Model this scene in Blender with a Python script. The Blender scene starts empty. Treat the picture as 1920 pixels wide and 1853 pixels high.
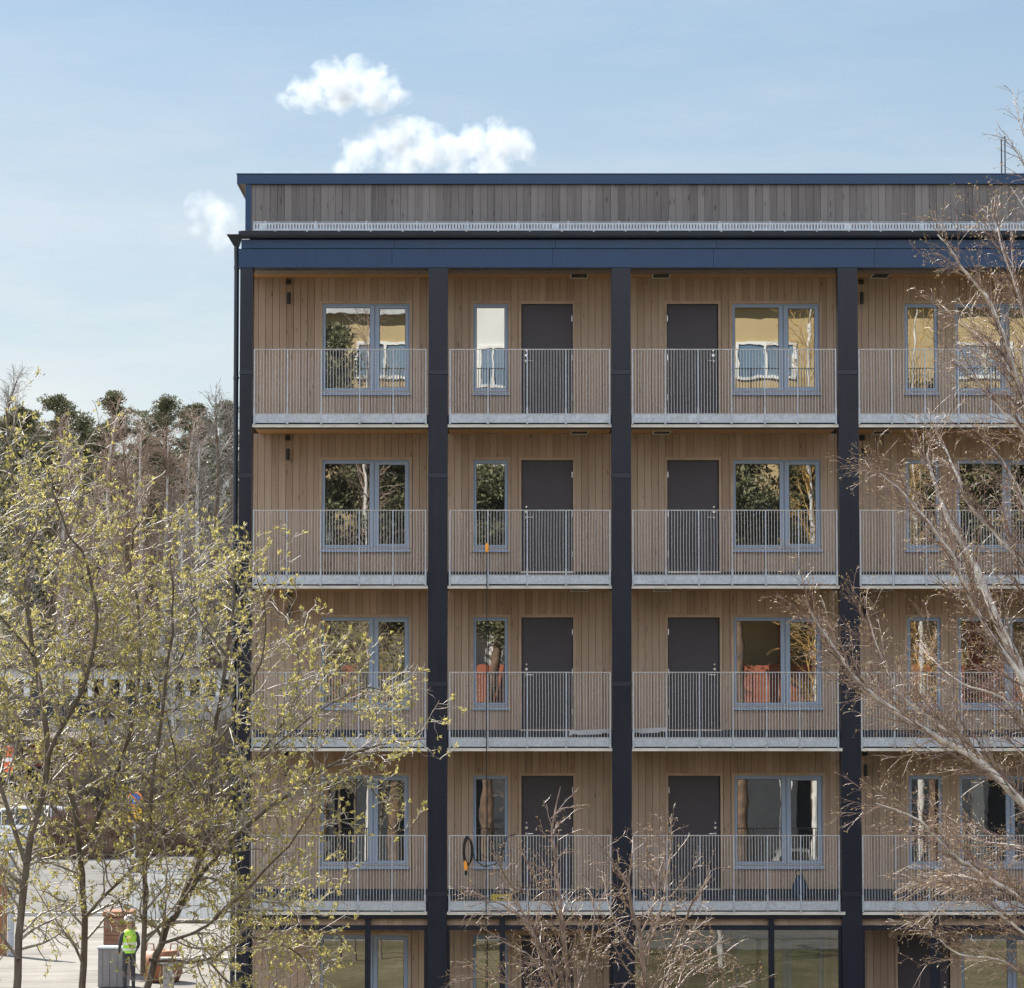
import bpy, math, random
import numpy as np
from mathutils import Vector, Matrix, noise as mnoise

sc = bpy.context.scene
COL = sc.collection
# ---------------------------------------------------------------- camera
EYE = Vector((0.0, -56.0, 7.0))
FPX = 5766.8                       # focal length in photograph pixels (1920 wide)
PITCH = 0.0678
CP, SP = math.cos(PITCH), math.sin(PITCH)
cam = bpy.data.cameras.new("camera")
cam.sensor_fit = 'HORIZONTAL'
cam.sensor_width = 36.0
cam.lens = 36.0 * FPX / 1920.0
cam.clip_start, cam.clip_end = 0.5, 20000.0
co = bpy.data.objects.new("camera", cam)
COL.objects.link(co)
co.location = EYE
co.rotation_euler = (math.pi / 2 + PITCH, 0, 0)
sc.camera = co

def P(px, py, Y):
    """point of the plane Y seen at a photograph pixel"""
    r, u = (px - 960) / FPX, (926.5 - py) / FPX
    dy, dz = CP - u * SP, SP + u * CP
    t = (Y - EYE.y) / dy
    return Vector((r * t, Y, EYE.z + dz * t))
def PX(px, Y, py=900): return P(px, py, Y).x
def PZ(py, Y): return P(960, py, Y).z

# ---------------------------------------------------------------- object helpers
def tag(o, label=None, cat=None, group=None, kind=None):
    if label: o['label'] = label
    if cat: o['category'] = cat
    if group: o['group'] = group
    if kind: o['kind'] = kind
    return o
def empty(name, loc=(0, 0, 0), rz=0.0, parent=None):
    o = bpy.data.objects.new(name, None)
    o.empty_display_size = 0.2
    COL.objects.link(o)
    o.location = loc
    o.rotation_euler = (0, 0, rz)
    if parent: o.parent = parent
    return o

class MB:
    """collects geometry and links it as ONE mesh object"""
    def __init__(s): s.v, s.f, s.n = [], [], 0
    def add(s, V, F):
        V = np.asarray(V, dtype=float).reshape(-1, 3)
        F = [[i + s.n for i in f] for f in F]
        s.v.append(V); s.f.extend(F); s.n += len(V)
        return s
    def box(s, x0, x1, y0, y1, z0, z1):
        V = [(x, y, z) for x in (x0, x1) for y in (y0, y1) for z in (z0, z1)]
        return s.add(V, [(0, 1, 3, 2), (4, 6, 7, 5), (0, 4, 5, 1), (2, 3, 7, 6), (0, 2, 6, 4), (1, 5, 7, 3)])
    def bar(s, a, b, w, d, up=(0, 0, 1)):
        a, b = Vector(a), Vector(b)
        t = (b - a).normalized()
        u = t.cross(Vector(up))
        if u.length < 1e-4: u = t.cross(Vector((0, 1, 0)))
        u.normalize(); v = t.cross(u)
        V = []
        for p in (a, b):
            for i, j in ((-1, -1), (1, -1), (1, 1), (-1, 1)):
                V.append(p + u * (i * w / 2) + v * (j * d / 2))
        return s.add(V, [(0, 1, 2, 3), (7, 6, 5, 4), (0, 4, 5, 1), (1, 5, 6, 2), (2, 6, 7, 3), (3, 7, 4, 0)])
    def tube(s, pts, rad, k=6, cap=True):
        pts = np.asarray([tuple(p) for p in pts], dtype=float)
        n = len(pts)
        if np.isscalar(rad): rad = np.full(n, rad)
        rad = np.asarray(rad, dtype=float)
        t = np.gradient(pts, axis=0)
        t /= np.linalg.norm(t, axis=1)[:, None] + 1e-12
        m = np.abs(t.mean(axis=0))
        ref = np.eye(3)[int(np.argmin(m))]
        u = np.cross(t, ref); u /= np.linalg.norm(u, axis=1)[:, None] + 1e-12
        w = np.cross(t, u)
        a = np.arange(k) * 2 * math.pi / k
        V = pts[:, None, :] + rad[:, None, None] * (u[:, None, :] * np.cos(a)[None, :, None] + w[:, None, :] * np.sin(a)[None, :, None])
        F = []
        b = 0
        for i in range(n - 1):
            for j in range(k):
                j2 = (j + 1) % k
                F.append((i * k + j, i * k + j2, (i + 1) * k + j2, (i + 1) * k + j))
        if cap:
            F.append(tuple(range(k - 1, -1, -1))); F.append(tuple((n - 1) * k + j for j in range(k)))
        return s.add(V.reshape(-1, 3), F)
    def lathe(s, prof, k=16, org=(0, 0, 0), axis='z'):
        V = []
        for r, h in prof:
            for j in range(k):
                a = j * 2 * math.pi / k
                c, d = r * math.cos(a), r * math.sin(a)
                p = {'z': (c, d, h), 'y': (c, h, d), 'x': (h, c, d)}[axis]
                V.append((p[0] + org[0], p[1] + org[1], p[2] + org[2]))
        F = []
        for i in range(len(prof) - 1):
            for j in range(k):
                j2 = (j + 1) % k
                F.append((i * k + j, i * k + j2, (i + 1) * k + j2, (i + 1) * k + j))
        F.append(tuple(range(k))); F.append(tuple((len(prof) - 1) * k + j for j in range(k)))
        return s.add(V, F)
    def plate(s, x0, x1, z0, z1, holes, y0, y1):
        """a board in the XZ plane between y0 (front) and y1 with rectangular holes (x0,x1,z0,z1)"""
        xs = sorted({x0, x1, *[min(max(h[i], x0), x1) for h in holes for i in (0, 1)]})
        zs = sorted({z0, z1, *[min(max(h[i], z0), z1) for h in holes for i in (2, 3)]})
        nx, nz = len(xs) - 1, len(zs) - 1
        solid = [[not any(h[0] < (xs[i] + xs[i + 1]) / 2 < h[1] and h[2] < (zs[j] + zs[j + 1]) / 2 < h[3] for h in holes) for j in range(nz)] for i in range(nx)]
        S = lambda i, j: 0 <= i < nx and 0 <= j < nz and solid[i][j]
        idx, V, F = {}, [], []
        def vi(i, j, k):
            key = (i, j, k)
            if key not in idx:
                idx[key] = len(V); V.append((xs[i], (y0, y1)[k], zs[j]))
            return idx[key]
        for i in range(nx):
            for j in range(nz):
                if not solid[i][j]: continue
                F.append((vi(i, j, 0), vi(i + 1, j, 0), vi(i + 1, j + 1, 0), vi(i, j + 1, 0)))
                F.append((vi(i, j, 1), vi(i, j + 1, 1), vi(i + 1, j + 1, 1), vi(i + 1, j, 1)))
                if not S(i - 1, j): F.append((vi(i, j, 0), vi(i, j + 1, 0), vi(i, j + 1, 1), vi(i, j, 1)))
                if not S(i + 1, j): F.append((vi(i + 1, j, 0), vi(i + 1, j, 1), vi(i + 1, j + 1, 1), vi(i + 1, j + 1, 0)))
                if not S(i, j - 1): F.append((vi(i, j, 0), vi(i, j, 1), vi(i + 1, j, 1), vi(i + 1, j, 0)))
                if not S(i, j + 1): F.append((vi(i, j + 1, 0), vi(i + 1, j + 1, 0), vi(i + 1, j + 1, 1), vi(i, j + 1, 1)))
        return s.add(V, F)
    def build(s, name, mat, parent=None, smooth=False, bevel=0.0, loc=None):
        me = bpy.data.meshes.new(name)
        V = np.concatenate(s.v) if s.v else np.zeros((0, 3))
        if loc is not None: V = V - np.array(loc)
        me.from_pydata(V.tolist(), [], s.f)
        if smooth: me.polygons.foreach_set("use_smooth", np.ones(len(me.polygons), dtype=bool))
        mats = mat if isinstance(mat, (list, tuple)) else [mat]
        for m in mats: me.materials.append(m)
        me.update()
        o = bpy.data.objects.new(name, me)
        COL.objects.link(o)
        if loc is not None: o.location = loc
        if parent: o.parent = parent
        if bevel:
            b = o.modifiers.new("edge", 'BEVEL'); b.width = bevel; b.segments = 2; b.limit_method = 'ANGLE'
        return o

# ---------------------------------------------------------------- materials
def nt(name):
    m = bpy.data.materials.new(name); m.use_nodes = True
    t = m.node_tree
    return m, t, t.nodes, t.links, t.nodes["Principled BSDF"]
def _math(N, L, op, a, b=None, c=None):
    n = N.new("ShaderNodeMath"); n.operation = op
    for i, x in enumerate((a, b, c)):
        if x is None: continue
        if isinstance(x, (int, float)): n.inputs[i].default_value = x
        else: L.new(x, n.inputs[i])
    return n.outputs[0]
def ramp(N, L, fac, stops):
    r = N.new("ShaderNodeValToRGB")
    el = r.color_ramp.elements
    while len(el) < len(stops): el.new(0.5)
    for e, (p, c) in zip(el, stops):
        e.position = p; e.color = (*c, 1) if len(c) == 3 else c
    L.new(fac, r.inputs[0])
    return r.outputs[0]
def objco(N, L, scale=(1, 1, 1)):
    tc = N.new("ShaderNodeTexCoord"); mp = N.new("ShaderNodeMapping")
    mp.inputs['Scale'].default_value = scale
    L.new(tc.outputs['Object'], mp.inputs[0])
    return mp.outputs[0]
def noise(N, L, vec, scale, detail=4, rough=0.55):
    n = N.new("ShaderNodeTexNoise")
    n.inputs['Scale'].default_value = scale; n.inputs['Detail'].default_value = detail; n.inputs['Roughness'].default_value = rough
    if vec is not None: L.new(vec, n.inputs['Vector'])
    return n.outputs['Fac']
def simple(name, c1, c2=None, rough=0.6, metal=0.0, spec=0.5, scale=3.0, sc3=(1, 1, 1), bump=0.0, coat=0.0):
    m, t, N, L, B = nt(name)
    B.inputs['Roughness'].default_value = rough
    B.inputs['Metallic'].default_value = metal
    B.inputs['Specular IOR Level'].default_value = spec
    B.inputs['Coat Weight'].default_value = coat
    c2 = c2 or tuple(min(1, x * 1.25) for x in c1)
    f = noise(N, L, objco(N, L, sc3), scale)
    L.new(ramp(N, L, f, [(0.3, c1), (0.7, c2)]), B.inputs['Base Color'])
    if bump:
        b = N.new("ShaderNodeBump"); b.inputs['Strength'].default_value = bump; b.inputs['Distance'].default_value = 0.02
        L.new(f, b.inputs['Height']); L.new(b.outputs[0], B.inputs['Normal'])
    return m

def wood(name, dark, light, pitch, x_off=0.0, knots=0.5, warm=(1, 1, 1)):
    """vertical boards: own tone for every board, long grain, knots"""
    m, t, N, L, B = nt(name)
    B.inputs['Roughness'].default_value = 0.75
    B.inputs['Specular IOR Level'].default_value = 0.25
    tc = N.new("ShaderNodeTexCoord"); sx = N.new("ShaderNodeSeparateXYZ")
    L.new(tc.outputs['Object'], sx.inputs[0])
    bx = _math(N, L, 'FLOOR', _math(N, L, 'DIVIDE', _math(N, L, 'ADD', sx.outputs['X'], x_off), pitch))
    fl = _math(N, L, 'FLOOR', _math(N, L, 'DIVIDE', _math(N, L, 'SUBTRACT', sx.outputs['Z'], 0.3), 2.95))
    seed = _math(N, L, 'ADD', bx, _math(N, L, 'MULTIPLY', fl, 61.7))
    wn = N.new("ShaderNodeTexWhiteNoise"); wn.noise_dimensions = '1D'; L.new(seed, wn.inputs['W'])
    cv = N.new("ShaderNodeCombineXYZ")
    L.new(_math(N, L, 'MULTIPLY', sx.outputs['X'], 26.0), cv.inputs[0])
    L.new(_math(N, L, 'MULTIPLY', seed, 3.17), cv.inputs[1])
    L.new(_math(N, L, 'MULTIPLY', sx.outputs['Z'], 0.9), cv.inputs[2])
    g = noise(N, L, cv.outputs[0], 1.6, 5, 0.6)
    cv2 = N.new("ShaderNodeCombineXYZ")
    L.new(_math(N, L, 'MULTIPLY', sx.outputs['X'], 9.0), cv2.inputs[0])
    L.new(_math(N, L, 'MULTIPLY', seed, 1.37), cv2.inputs[1])
    L.new(_math(N, L, 'MULTIPLY', sx.outputs['Z'], 2.6), cv2.inputs[2])
    vo = N.new("ShaderNodeTexVoronoi"); vo.inputs['Scale'].default_value = 1.0
    L.new(cv2.outputs[0], vo.inputs['Vector'])
    kn = ramp(N, L, vo.outputs['Distance'], [(0.06, (1, 1, 1)), (0.2, (0, 0, 0))])
    big = noise(N, L, objco(N, L, (0.6, 0.6, 0.35)), 1.3, 3)
    f = _math(N, L, 'ADD', _math(N, L, 'MULTIPLY', wn.outputs['Value'], 0.30), _math(N, L, 'MULTIPLY', g, 0.5))
    f = _math(N, L, 'ADD', f, _math(N, L, 'MULTIPLY', _math(N, L, 'SUBTRACT', big, 0.5), 0.5))
    f = _math(N, L, 'SUBTRACT', f, _math(N, L, 'MULTIPLY', kn, knots))
    L.new(ramp(N, L, f, [(0.06, tuple(d * 0.55 for d in dark)), (0.24, dark), (0.66, light)]), B.inputs['Base Color'])
    b = N.new("ShaderNodeBump"); b.inputs['Strength'].default_value = 0.25; b.inputs['Distance'].default_value = 0.004
    L.new(g, b.inputs['Height']); L.new(b.outputs[0], B.inputs['Normal'])
    return m

def galvanised(name, base=(0.44, 0.48, 0.545), metal=0.3):
    m, t, N, L, B = nt(name)
    B.inputs['Metallic'].default_value = metal
    B.inputs['Roughness'].default_value = 0.45
    v = N.new("ShaderNodeTexVoronoi"); v.inputs['Scale'].default_value = 28
    L.new(objco(N, L), v.inputs['Vector'])
    n1 = noise(N, L, objco(N, L, (1, 1, 1)), 2.2, 6, 0.65)
    n2 = noise(N, L, objco(N, L, (22, 22, 1.2)), 1.0, 3)
    s = N.new("ShaderNodeSeparateColor"); L.new(v.outputs['Color'], s.inputs[0])
    f = _math(N, L, 'ADD', _math(N, L, 'MULTIPLY', s.outputs[0], 0.25), _math(N, L, 'ADD', _math(N, L, 'MULTIPLY', n1, 0.5), _math(N, L, 'MULTIPLY', n2, 0.3)))
    L.new(ramp(N, L, f, [(0.25, tuple(x * 0.72 for x in base)), (0.6, base), (0.8, tuple(min(1, x * 1.2) for x in base))]), B.inputs['Base Color'])
    return m

def glass(name, refl=0.42, clear=False, wave=0.00032):
    """coated pane: strong mirror image over a dark room, slightly wavy like real float units"""
    m, t, N, L, B = nt(name)
    out = N["Material Output"]
    B.inputs['Base Color'].default_value = (0.012, 0.013, 0.014, 1)
    B.inputs['Roughness'].default_value = 0.25
    B.inputs['Specular IOR Level'].default_value = 0.1
    g = N.new("ShaderNodeBsdfGlossy"); g.inputs['Roughness'].default_value = 0.004
    g.inputs['Color'].default_value = (0.95, 0.96, 0.95, 1)
    oi = N.new("ShaderNodeObjectInfo")
    cv = N.new("ShaderNodeCombineXYZ")
    L.new(_math(N, L, 'MULTIPLY', oi.outputs['Random'], 57.0), cv.inputs[0])
    va = N.new("ShaderNodeVectorMath"); va.operation = 'ADD'
    L.new(objco(N, L, (1.6, 1.0, 1.1)), va.inputs[0]); L.new(cv.outputs[0], va.inputs[1])
    w = noise(N, L, va.outputs[0], 1.5, 2, 0.45)
    b = N.new("ShaderNodeBump"); b.inputs['Strength'].default_value = 1.0; b.inputs['Distance'].default_value = wave
    L.new(w, b.inputs['Height']); L.new(b.outputs[0], g.inputs['Normal'])
    mx = N.new("ShaderNodeMixShader"); mx.inputs[0].default_value = refl
    if clear:
        tr = N.new("ShaderNodeBsdfTransparent"); tr.inputs[0].default_value = (0.72, 0.75, 0.75, 1)
        L.new(tr.outputs[0], mx.inputs[1])
    else:
        L.new(B.outputs[0], mx.inputs[1])
    L.new(g.outputs[0], mx.inputs[2]); L.new(mx.outputs[0], out.inputs[0])
    return m

def leaf(name, c1, c2, trans=0.5, scale=6.0):
    m, t, N, L, B = nt(name)
    out = N["Material Output"]
    geo = N.new("ShaderNodeNewGeometry")
    f = _math(N, L, 'ADD', _math(N, L, 'MULTIPLY', noise(N, L, objco(N, L), scale, 3), 0.6), _math(N, L, 'MULTIPLY', geo.outputs['Random Per Island'], 0.5))
    c = ramp(N, L, f, [(0.3, c1), (0.8, c2)])
    L.new(c, B.inputs['Base Color'])
    B.inputs['Roughness'].default_value = 0.5
    B.inputs['Specular IOR Level'].default_value = 0.3
    if trans:
        tl = N.new("ShaderNodeBsdfTranslucent"); L.new(c, tl.inputs[0])
        mx = N.new("ShaderNodeMixShader"); mx.inputs[0].default_value = trans
        L.new(B.outputs[0], mx.inputs[1]); L.new(tl.outputs[0], mx.inputs[2]); L.new(mx.outputs[0], out.inputs[0])
    return m

def sheetmetal(name, c1, c2):
    """painted sheet: faint oil canning, rain streaks and dust"""
    m, t, N, L, B = nt(name)
    B.inputs['Specular IOR Level'].default_value = 0.36
    s = noise(N, L, objco(N, L, (9, 9, 0.35)), 1.0, 4, 0.6)
    d = noise(N, L, objco(N, L), 1.1, 4)
    f = _math(N, L, 'ADD', _math(N, L, 'MULTIPLY', s, 0.5), _math(N, L, 'MULTIPLY', d, 0.5))
    L.new(ramp(N, L, f, [(0.3, c1), (0.6, c2), (0.78, tuple(x * 1.5 + .006 for x in c2))]), B.inputs['Base Color'])
    L.new(_math(N, L, 'ADD', 0.18, _math(N, L, 'MULTIPLY', f, 0.25)), B.inputs['Roughness'])
    b = N.new("ShaderNodeBump"); b.inputs['Strength'].default_value = 0.5; b.inputs['Distance'].default_value = 0.004
    L.new(noise(N, L, objco(N, L), 2.2, 2), b.inputs['Height']); L.new(b.outputs[0], B.inputs['Normal'])
    return m

M = {}
M['wood'] = wood('stained_timber', (0.345, 0.25, 0.185), (0.475, 0.36, 0.278), 0.132, 0.02, 0.24)
M['wood_grey'] = wood('weathered_timber', (0.135, 0.124, 0.124), (0.235, 0.22, 0.218), 0.1345, 0.05, 0.32)
M['ceil'] = simple('ceiling_timber', (0.56, 0.31, 0.14), (0.66, 0.39, 0.19), 0.7, scale=2.0, sc3=(1, 12, 1))
M['soffit'] = simple('soffit_board', (0.24, 0.20, 0.175), (0.33, 0.28, 0.245), 0.7, scale=2.0, sc3=(4, 1, 1))
M['lip'] = simple('dark_steel_lip', (0.09, 0.09, 0.10), (0.13, 0.13, 0.14), 0.6)
M['trimwood'] = simple('casing_timber', (0.38, 0.275, 0.195), (0.50, 0.375, 0.28), 0.7, scale=3, sc3=(1, 1, 1))
M['backing'] = simple('dark_backing', (0.03, 0.022, 0.017), rough=0.9)
M['navy'] = sheetmetal('navy_sheet_metal', (0.008, 0.011, 0.023), (0.012, 0.016, 0.030))
M['navy_sky'] = sheetmetal('navy_sky_reflection', (0.011, 0.038, 0.100), (0.016, 0.048, 0.118))  # bluer than the columns: sky reflection painted into the base colour
M['navydark'] = simple('dark_gutter_metal', (0.012, 0.018, 0.032), (0.018, 0.026, 0.042), 0.3, spec=0.5)
M['deck'] = simple('dark_deck_membrane', (0.020, 0.026, 0.045), (0.035, 0.042, 0.065), 0.6, scale=4)
M['edge'] = simple('raw_slab_edge', (0.46, 0.435, 0.40), (0.66, 0.63, 0.59), 0.7, scale=2.5, sc3=(1, 4, 4))
M['galv'] = galvanised('galvanised_steel')
M['bar'] = galvanised('galvanised_bars', (0.46, 0.46, 0.47), 0.2)
M['guard'] = galvanised('galvanised_guard', (0.52, 0.58, 0.66), 0.3)
M['frame'] = simple('grey_window_frame', (0.29, 0.37, 0.51), (0.32, 0.40, 0.54), 0.4, scale=1.5)
M['seal'] = simple('dark_seal', (0.025, 0.028, 0.035), rough=0.6)
M['door'] = simple('dark_grey_door', (0.046, 0.041, 0.056), (0.054, 0.048, 0.064), 0.5, scale=1.5)
M['black'] = simple('black_plastic', (0.010, 0.010, 0.012), rough=0.5)
M['chrome'] = simple('brushed_steel', (0.7, 0.7, 0.72), rough=0.25, metal=0.9)
M['white'] = simple('white_paint', (0.72, 0.72, 0.70), (0.8, 0.8, 0.78), 0.45)
M['pane'] = glass('window_glass')
M['clearpane'] = glass('screen_glass', 0.15, True, 0.0003)

# ---------------------------------------------------------------- the apartment building
H = 2.95
ZS = [12.025 - k * H for k in range(5)]           # underside of each gallery slab, top storey first
WY = 1.55                                         # wall plane behind the galleries
X0 = -4.985                                       # corner of the building
XE = 14.4                                         # runs on beyond the frame
COLS = [(-4.985, -4.752), (-1.530, -1.178), (1.822, 2.174), (5.972, 6.334), (10.12, 10.48), (14.05, 14.4)]
bld = empty('apartment_building', (4.7, 5, 0))
tag(bld, 'five storey timber clad apartment building with navy columns and open access galleries', 'building')
OFF = Vector((4.7, 5, 0))
def part(mb, name, mat, parent=None, **k):
    """part of the building: meshes keep world coordinates"""
    o = mb.build(name, mat, parent or bld, **k)
    o.location = -OFF if parent is None else (0, 0, 0)
    return o

# columns, with the lapped joints of the sheet metal casing
JZ = [PZ(693, 0), PZ(693, 0) - 1.9, PZ(693, 0) - 5.7, PZ(693, 0) - 9.5]
ZB = PZ(502, 0)                                   # underside of the eaves beam
for a, b in COLS:
    m = MB(); zc = -0.1
    lim = [zc] + sorted(JZ) + [ZB - 0.002]
    for i in range(len(lim) - 1):
        z0, z1 = lim[i], lim[i + 1]
        m.box(a, b, 0, 0.36, z0 + 0.001, z1 - 0.09 if i < len(lim) - 2 else z1)
        if i < len(lim) - 2:                       # collar leaning outwards over the lower sheet
            o = 0.007
            z2, z3 = z1 - 0.09, z1
            V = [(a - o, -o, z2), (b + o, -o, z2), (b + o, .36 + o, z2), (a - o, .36 + o, z2), (a, 0, z3), (b, 0, z3), (b, .36, z3), (a, .36, z3)]
            m.add(V, [(3, 2, 1, 0), (4, 5, 6, 7), (0, 1, 5, 4), (1, 2, 6, 5), (2, 3, 7, 6), (3, 0, 4, 7)])
    c = part(m, 'column', M['navy'], bevel=0.004)

# eaves beam of folded sheet
z466, z450 = PZ(466, 0), PZ(450, 0)
m = MB()
jx = [X0 - 0.03, -2.2, 0.75, 3.7, 6.65, 9.6, 12.55, XE]
for i in range(len(jx) - 1):
    m.box(jx[i], jx[i + 1] - 0.004, -0.012, 0.40, ZB, z466 - 0.006)
part(m, 'eaves_beam', M['navy_sky'], bevel=0.003)
m = MB()
for i in range(len(jx) - 1):
    m.box(jx[i] + 0.05, jx[i + 1] + 0.046, -0.03, 0.40, z466, z450)
part(m, 'eaves_fascia', M['navy_sky'], bevel=0.003)
# soffit of the top gallery
m = MB(); m.box(X0 + 0.01, XE, 0.05, 0.88, ZB + 0.004, ZB + 0.10)
part(m, 'gallery_soffit', M['soffit'])
m = MB(); m.box(X0 + 0.01, XE, 0.88, WY + 0.1, ZB + 0.03, ZB + 0.10)
part(m, 'gallery_ceiling', M['ceil'])

# eaves gutter, brackets, lean-to roof, snow guard
gz = PZ(441.5, -0.1)
m = MB()
pr = []
for i in range(11):
    a = math.pi + i * math.pi / 10
    pr.append((-0.105 + 0.062 * math.cos(a), gz + 0.028 + 0.085 * math.sin(a)))
pr = [(-0.170, gz + 0.062)] + pr + [(-0.038, gz + 0.062)]
xg0, xg1 = PX(452, -0.1, 441), XE
V, F = [], []
for x in (xg0, xg1):
    for y, z in pr: V.append((x, y, z))
n = len(pr)
for i in range(n - 1): F.append((i, i + 1, n + i + 1, n + i))
F.append(tuple(range(n)))
m.add(V, F)
m.tube([(xg0, -0.170, gz + 0.066), (xg1, -0.170, gz + 0.066)], 0.010, 6)
gutter = part(m, 'gutter', M['navydark'], smooth=False)
m = MB()
x = PX(516, -0.17, 440)
while x < XE:
    m.box(x - 0.012, x + 0.012, -0.186, -0.03, gz + 0.058, gz + 0.070)
    x += 0.583
part(m, 'gutter_bracket', M['chrome'])
m = MB()                                           # sloping metal roof between gutter and upper wall
zr0, zr1 = gz + 0.085, gz + 0.20
m.add([(X0 - .02, -0.06, zr0), (XE, -0.06, zr0), (XE, 0.62, zr1), (X0 - .02, 0.62, zr1), (X0 - .02, -0.06, zr0 - .05), (XE, -0.06, zr0 - .05), (XE, 0.62, zr0 - .05), (X0 - .02, 0.62, zr0 - .05)],
      [(0, 1, 2, 3), (7, 6, 5, 4), (0, 4, 5, 1), (0, 3, 7, 4), (1, 5, 6, 2), (2, 6, 7, 3)])
part(m, 'lower_roof', M['navydark'])
m = MB(); m.box(X0 - .03, XE, -0.075, -0.062, PZ(440.5, -.07), PZ(433.5, -.07))
part(m, 'eaves_flashing', M['navy_sky'], bevel=.003)
# snow guard: perforated galvanised strip with round rails
sgY = 0.18
sz0, sz1 = PZ(431, sgY), PZ(418.5, sgY)
sx0 = PX(475, sgY, 425)
m = MB()
pitch = 0.0555
nslot = int((XE - sx0) / pitch)
for zz in ((sz0, sz0 + 0.020), (sz1 - 0.022, sz1)): m.box(sx0, XE, sgY, sgY + 0.004, zz[0], zz[1])
for i in range(nslot):
    xx = sx0 + i * pitch
    m.box(xx, xx + 0.030 if (i % 97) not in (2, 3) else xx + pitch, sgY, sgY + 0.004, sz0 + 0.020, sz1 - 0.022)
m.box(sx0, XE, sgY, sgY + 0.05, sz0 - 0.014, sz0 - 0.004)
m.tube([(sx0, sgY + .01, sz1 + 0.018), (XE, sgY + .01, sz1 + 0.018)], 0.009, 5)
xx = sx0 + 0.22
while xx < XE:
    m.box(xx - 0.012, xx + 0.012, sgY - 0.006, sgY + 0.03, sz0 - 0.05, sz1 + 0.040)
    xx += 0.93
part(m, 'snow_guard', M['guard'])

# set back top wall, its roof edge and side eaves
TWY = 0.62
tz0, tz1 = zr0 - 0.02, PZ(346, TWY - 0.02)
tx0 = PX(470, TWY, 380)
m = MB()
x = -4.93 + 0.0
xs = []
p0 = -5.03
while p0 < XE:
    a, b = max(p0 + 0.0026, tx0), min(p0 + 0.1345 - 0.0026, XE)
    if b > a + 0.01: m.box(a, b, TWY, TWY + 0.022, tz0, tz1)
    p0 += 0.1345
part(m, 'upper_cladding', M['wood_grey'])
m = MB(); m.box(tx0 - 0.02, XE, TWY + 0.024, 11.0, ZB + 0.11, tz1 + 0.02)
m.box(X0 + 0.01, XE, WY + 0.10, 11.0, 0.02, ZB + 0.108)
part(m, 'core_wall', M['backing'])
m = MB(); m.box(PX(460, TWY - .02, 400), tx0 + 0.015, TWY - 0.03, TWY + 0.06, tz0, tz1)
part(m, 'corner_trim', M['navy_sky'], bevel=0.004)
fY = TWY - 0.06
fz0, fz1 = PZ(345, fY), PZ(326, fY)
fx0 = PX(444.3, fY, 335)
m = MB()
m.box(fx0, XE, fY, fY + 0.03, fz0, fz1 - 0.012)
m.box(fx0 - 0.012, XE, fY - 0.012, fY + 0.05, fz1 - 0.012, fz1 + 0.008)
part(m, 'roof_fascia', M['navy_sky'], bevel=0.003)
m = MB()
m.box(fx0, fx0 + 0.03, fY + 0.032, 11.3, fz0, fz1 - 0.012)
m.box(fx0 - 0.012, fx0 + 0.05, fY + 0.052, 11.3, fz1 - 0.012, fz1 + 0.008)
part(m, 'side_fascia', M['navy'])
m = MB(); m.box(fx0 + 0.032, tx0 + 0.1, fY + 0.034, 11.2, fz0 + 0.012, fz0 + 0.035)
part(m, 'side_soffit', M['soffit'])
m = MB(); m.box(fx0 + 0.05, XE, fY + 0.05, 11.3, fz1 - 0.03, fz1 + 0.004)
part(m, 'roof', M['navydark'])
# vent pipes on the roof
for px, py in ((1877.5, 262), (1884, 256)):
    a = P(px, 326, 2.2); b = P(px, py, 2.2)
    m = MB(); m.tube([(b.x, 2.2, fz1), (b.x, 2.2, b.z)], 0.013, 8)
    m.tube([(b.x, 2.2, b.z - 0.03), (b.x, 2.2, b.z)], 0.017, 8)
    part(m, 'roof_pipe', M['navydark'])

# downpipe with hopper
dX, dY, dr = PX(442, 0.12, 800), 0.12, 0.046
m = MB()
ht = PZ(462, dY)
pts = [(PX(443.5, dY, 470), dY, ht + 0.02), (PX(443.5, dY, 470), dY, ht - 0.14), (dX, dY, ht - 0.30), (dX, dY, 0.0)]
m.tube(pts, dr, 14)
for py in (502, 709, 905, 1110, 1320, 1530):
    zz = PZ(py, dY)
    m.tube([(dX, dY, zz - 0.03), (dX, dY, zz + 0.03)], dr + 0.006, 14)
dp = part(m, 'downpipe', M['navydark'], smooth=False)
m = MB()
hz1 = PZ(443, dY)
hx0, hx1 = PX(427, dY, 445), PX(454, dY, 445)
cx = PX(443.5, dY, 470)
for (xa, xb, za, xc, xd, zb) in ((hx0, hx1, hz1, cx - .05, cx + .05, ht),):
    V = [(xa, dY - .13, za), (xb, dY - .13, za), (xb, dY + .12, za), (xa, dY + .12, za), (xc, dY - .05, zb), (xd, dY - .05, zb), (xd, dY + .05, zb), (xc, dY + .05, zb)]
    m.add(V, [(0, 1, 2, 3), (7, 6, 5, 4), (0, 4, 5, 1), (1, 5, 6, 2), (2, 6, 7, 3), (3, 7, 4, 0)])
m.box(hx0 - 0.005, hx1, dY - .135, dY + .125, hz1, hz1 + 0.018)
part(m, 'hopper', M['navydark'], parent=dp)
m = MB()
for py in (502, 709, 905, 1110, 1320, 1530):
    zz = PZ(py, dY)
    m.box(dX + dr, X0 + 0.0, dY - 0.006, dY + 0.006, zz - 0.008, zz + 0.008)
part(m, 'pipe_bracket', M['navydark'], parent=dp)

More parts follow.
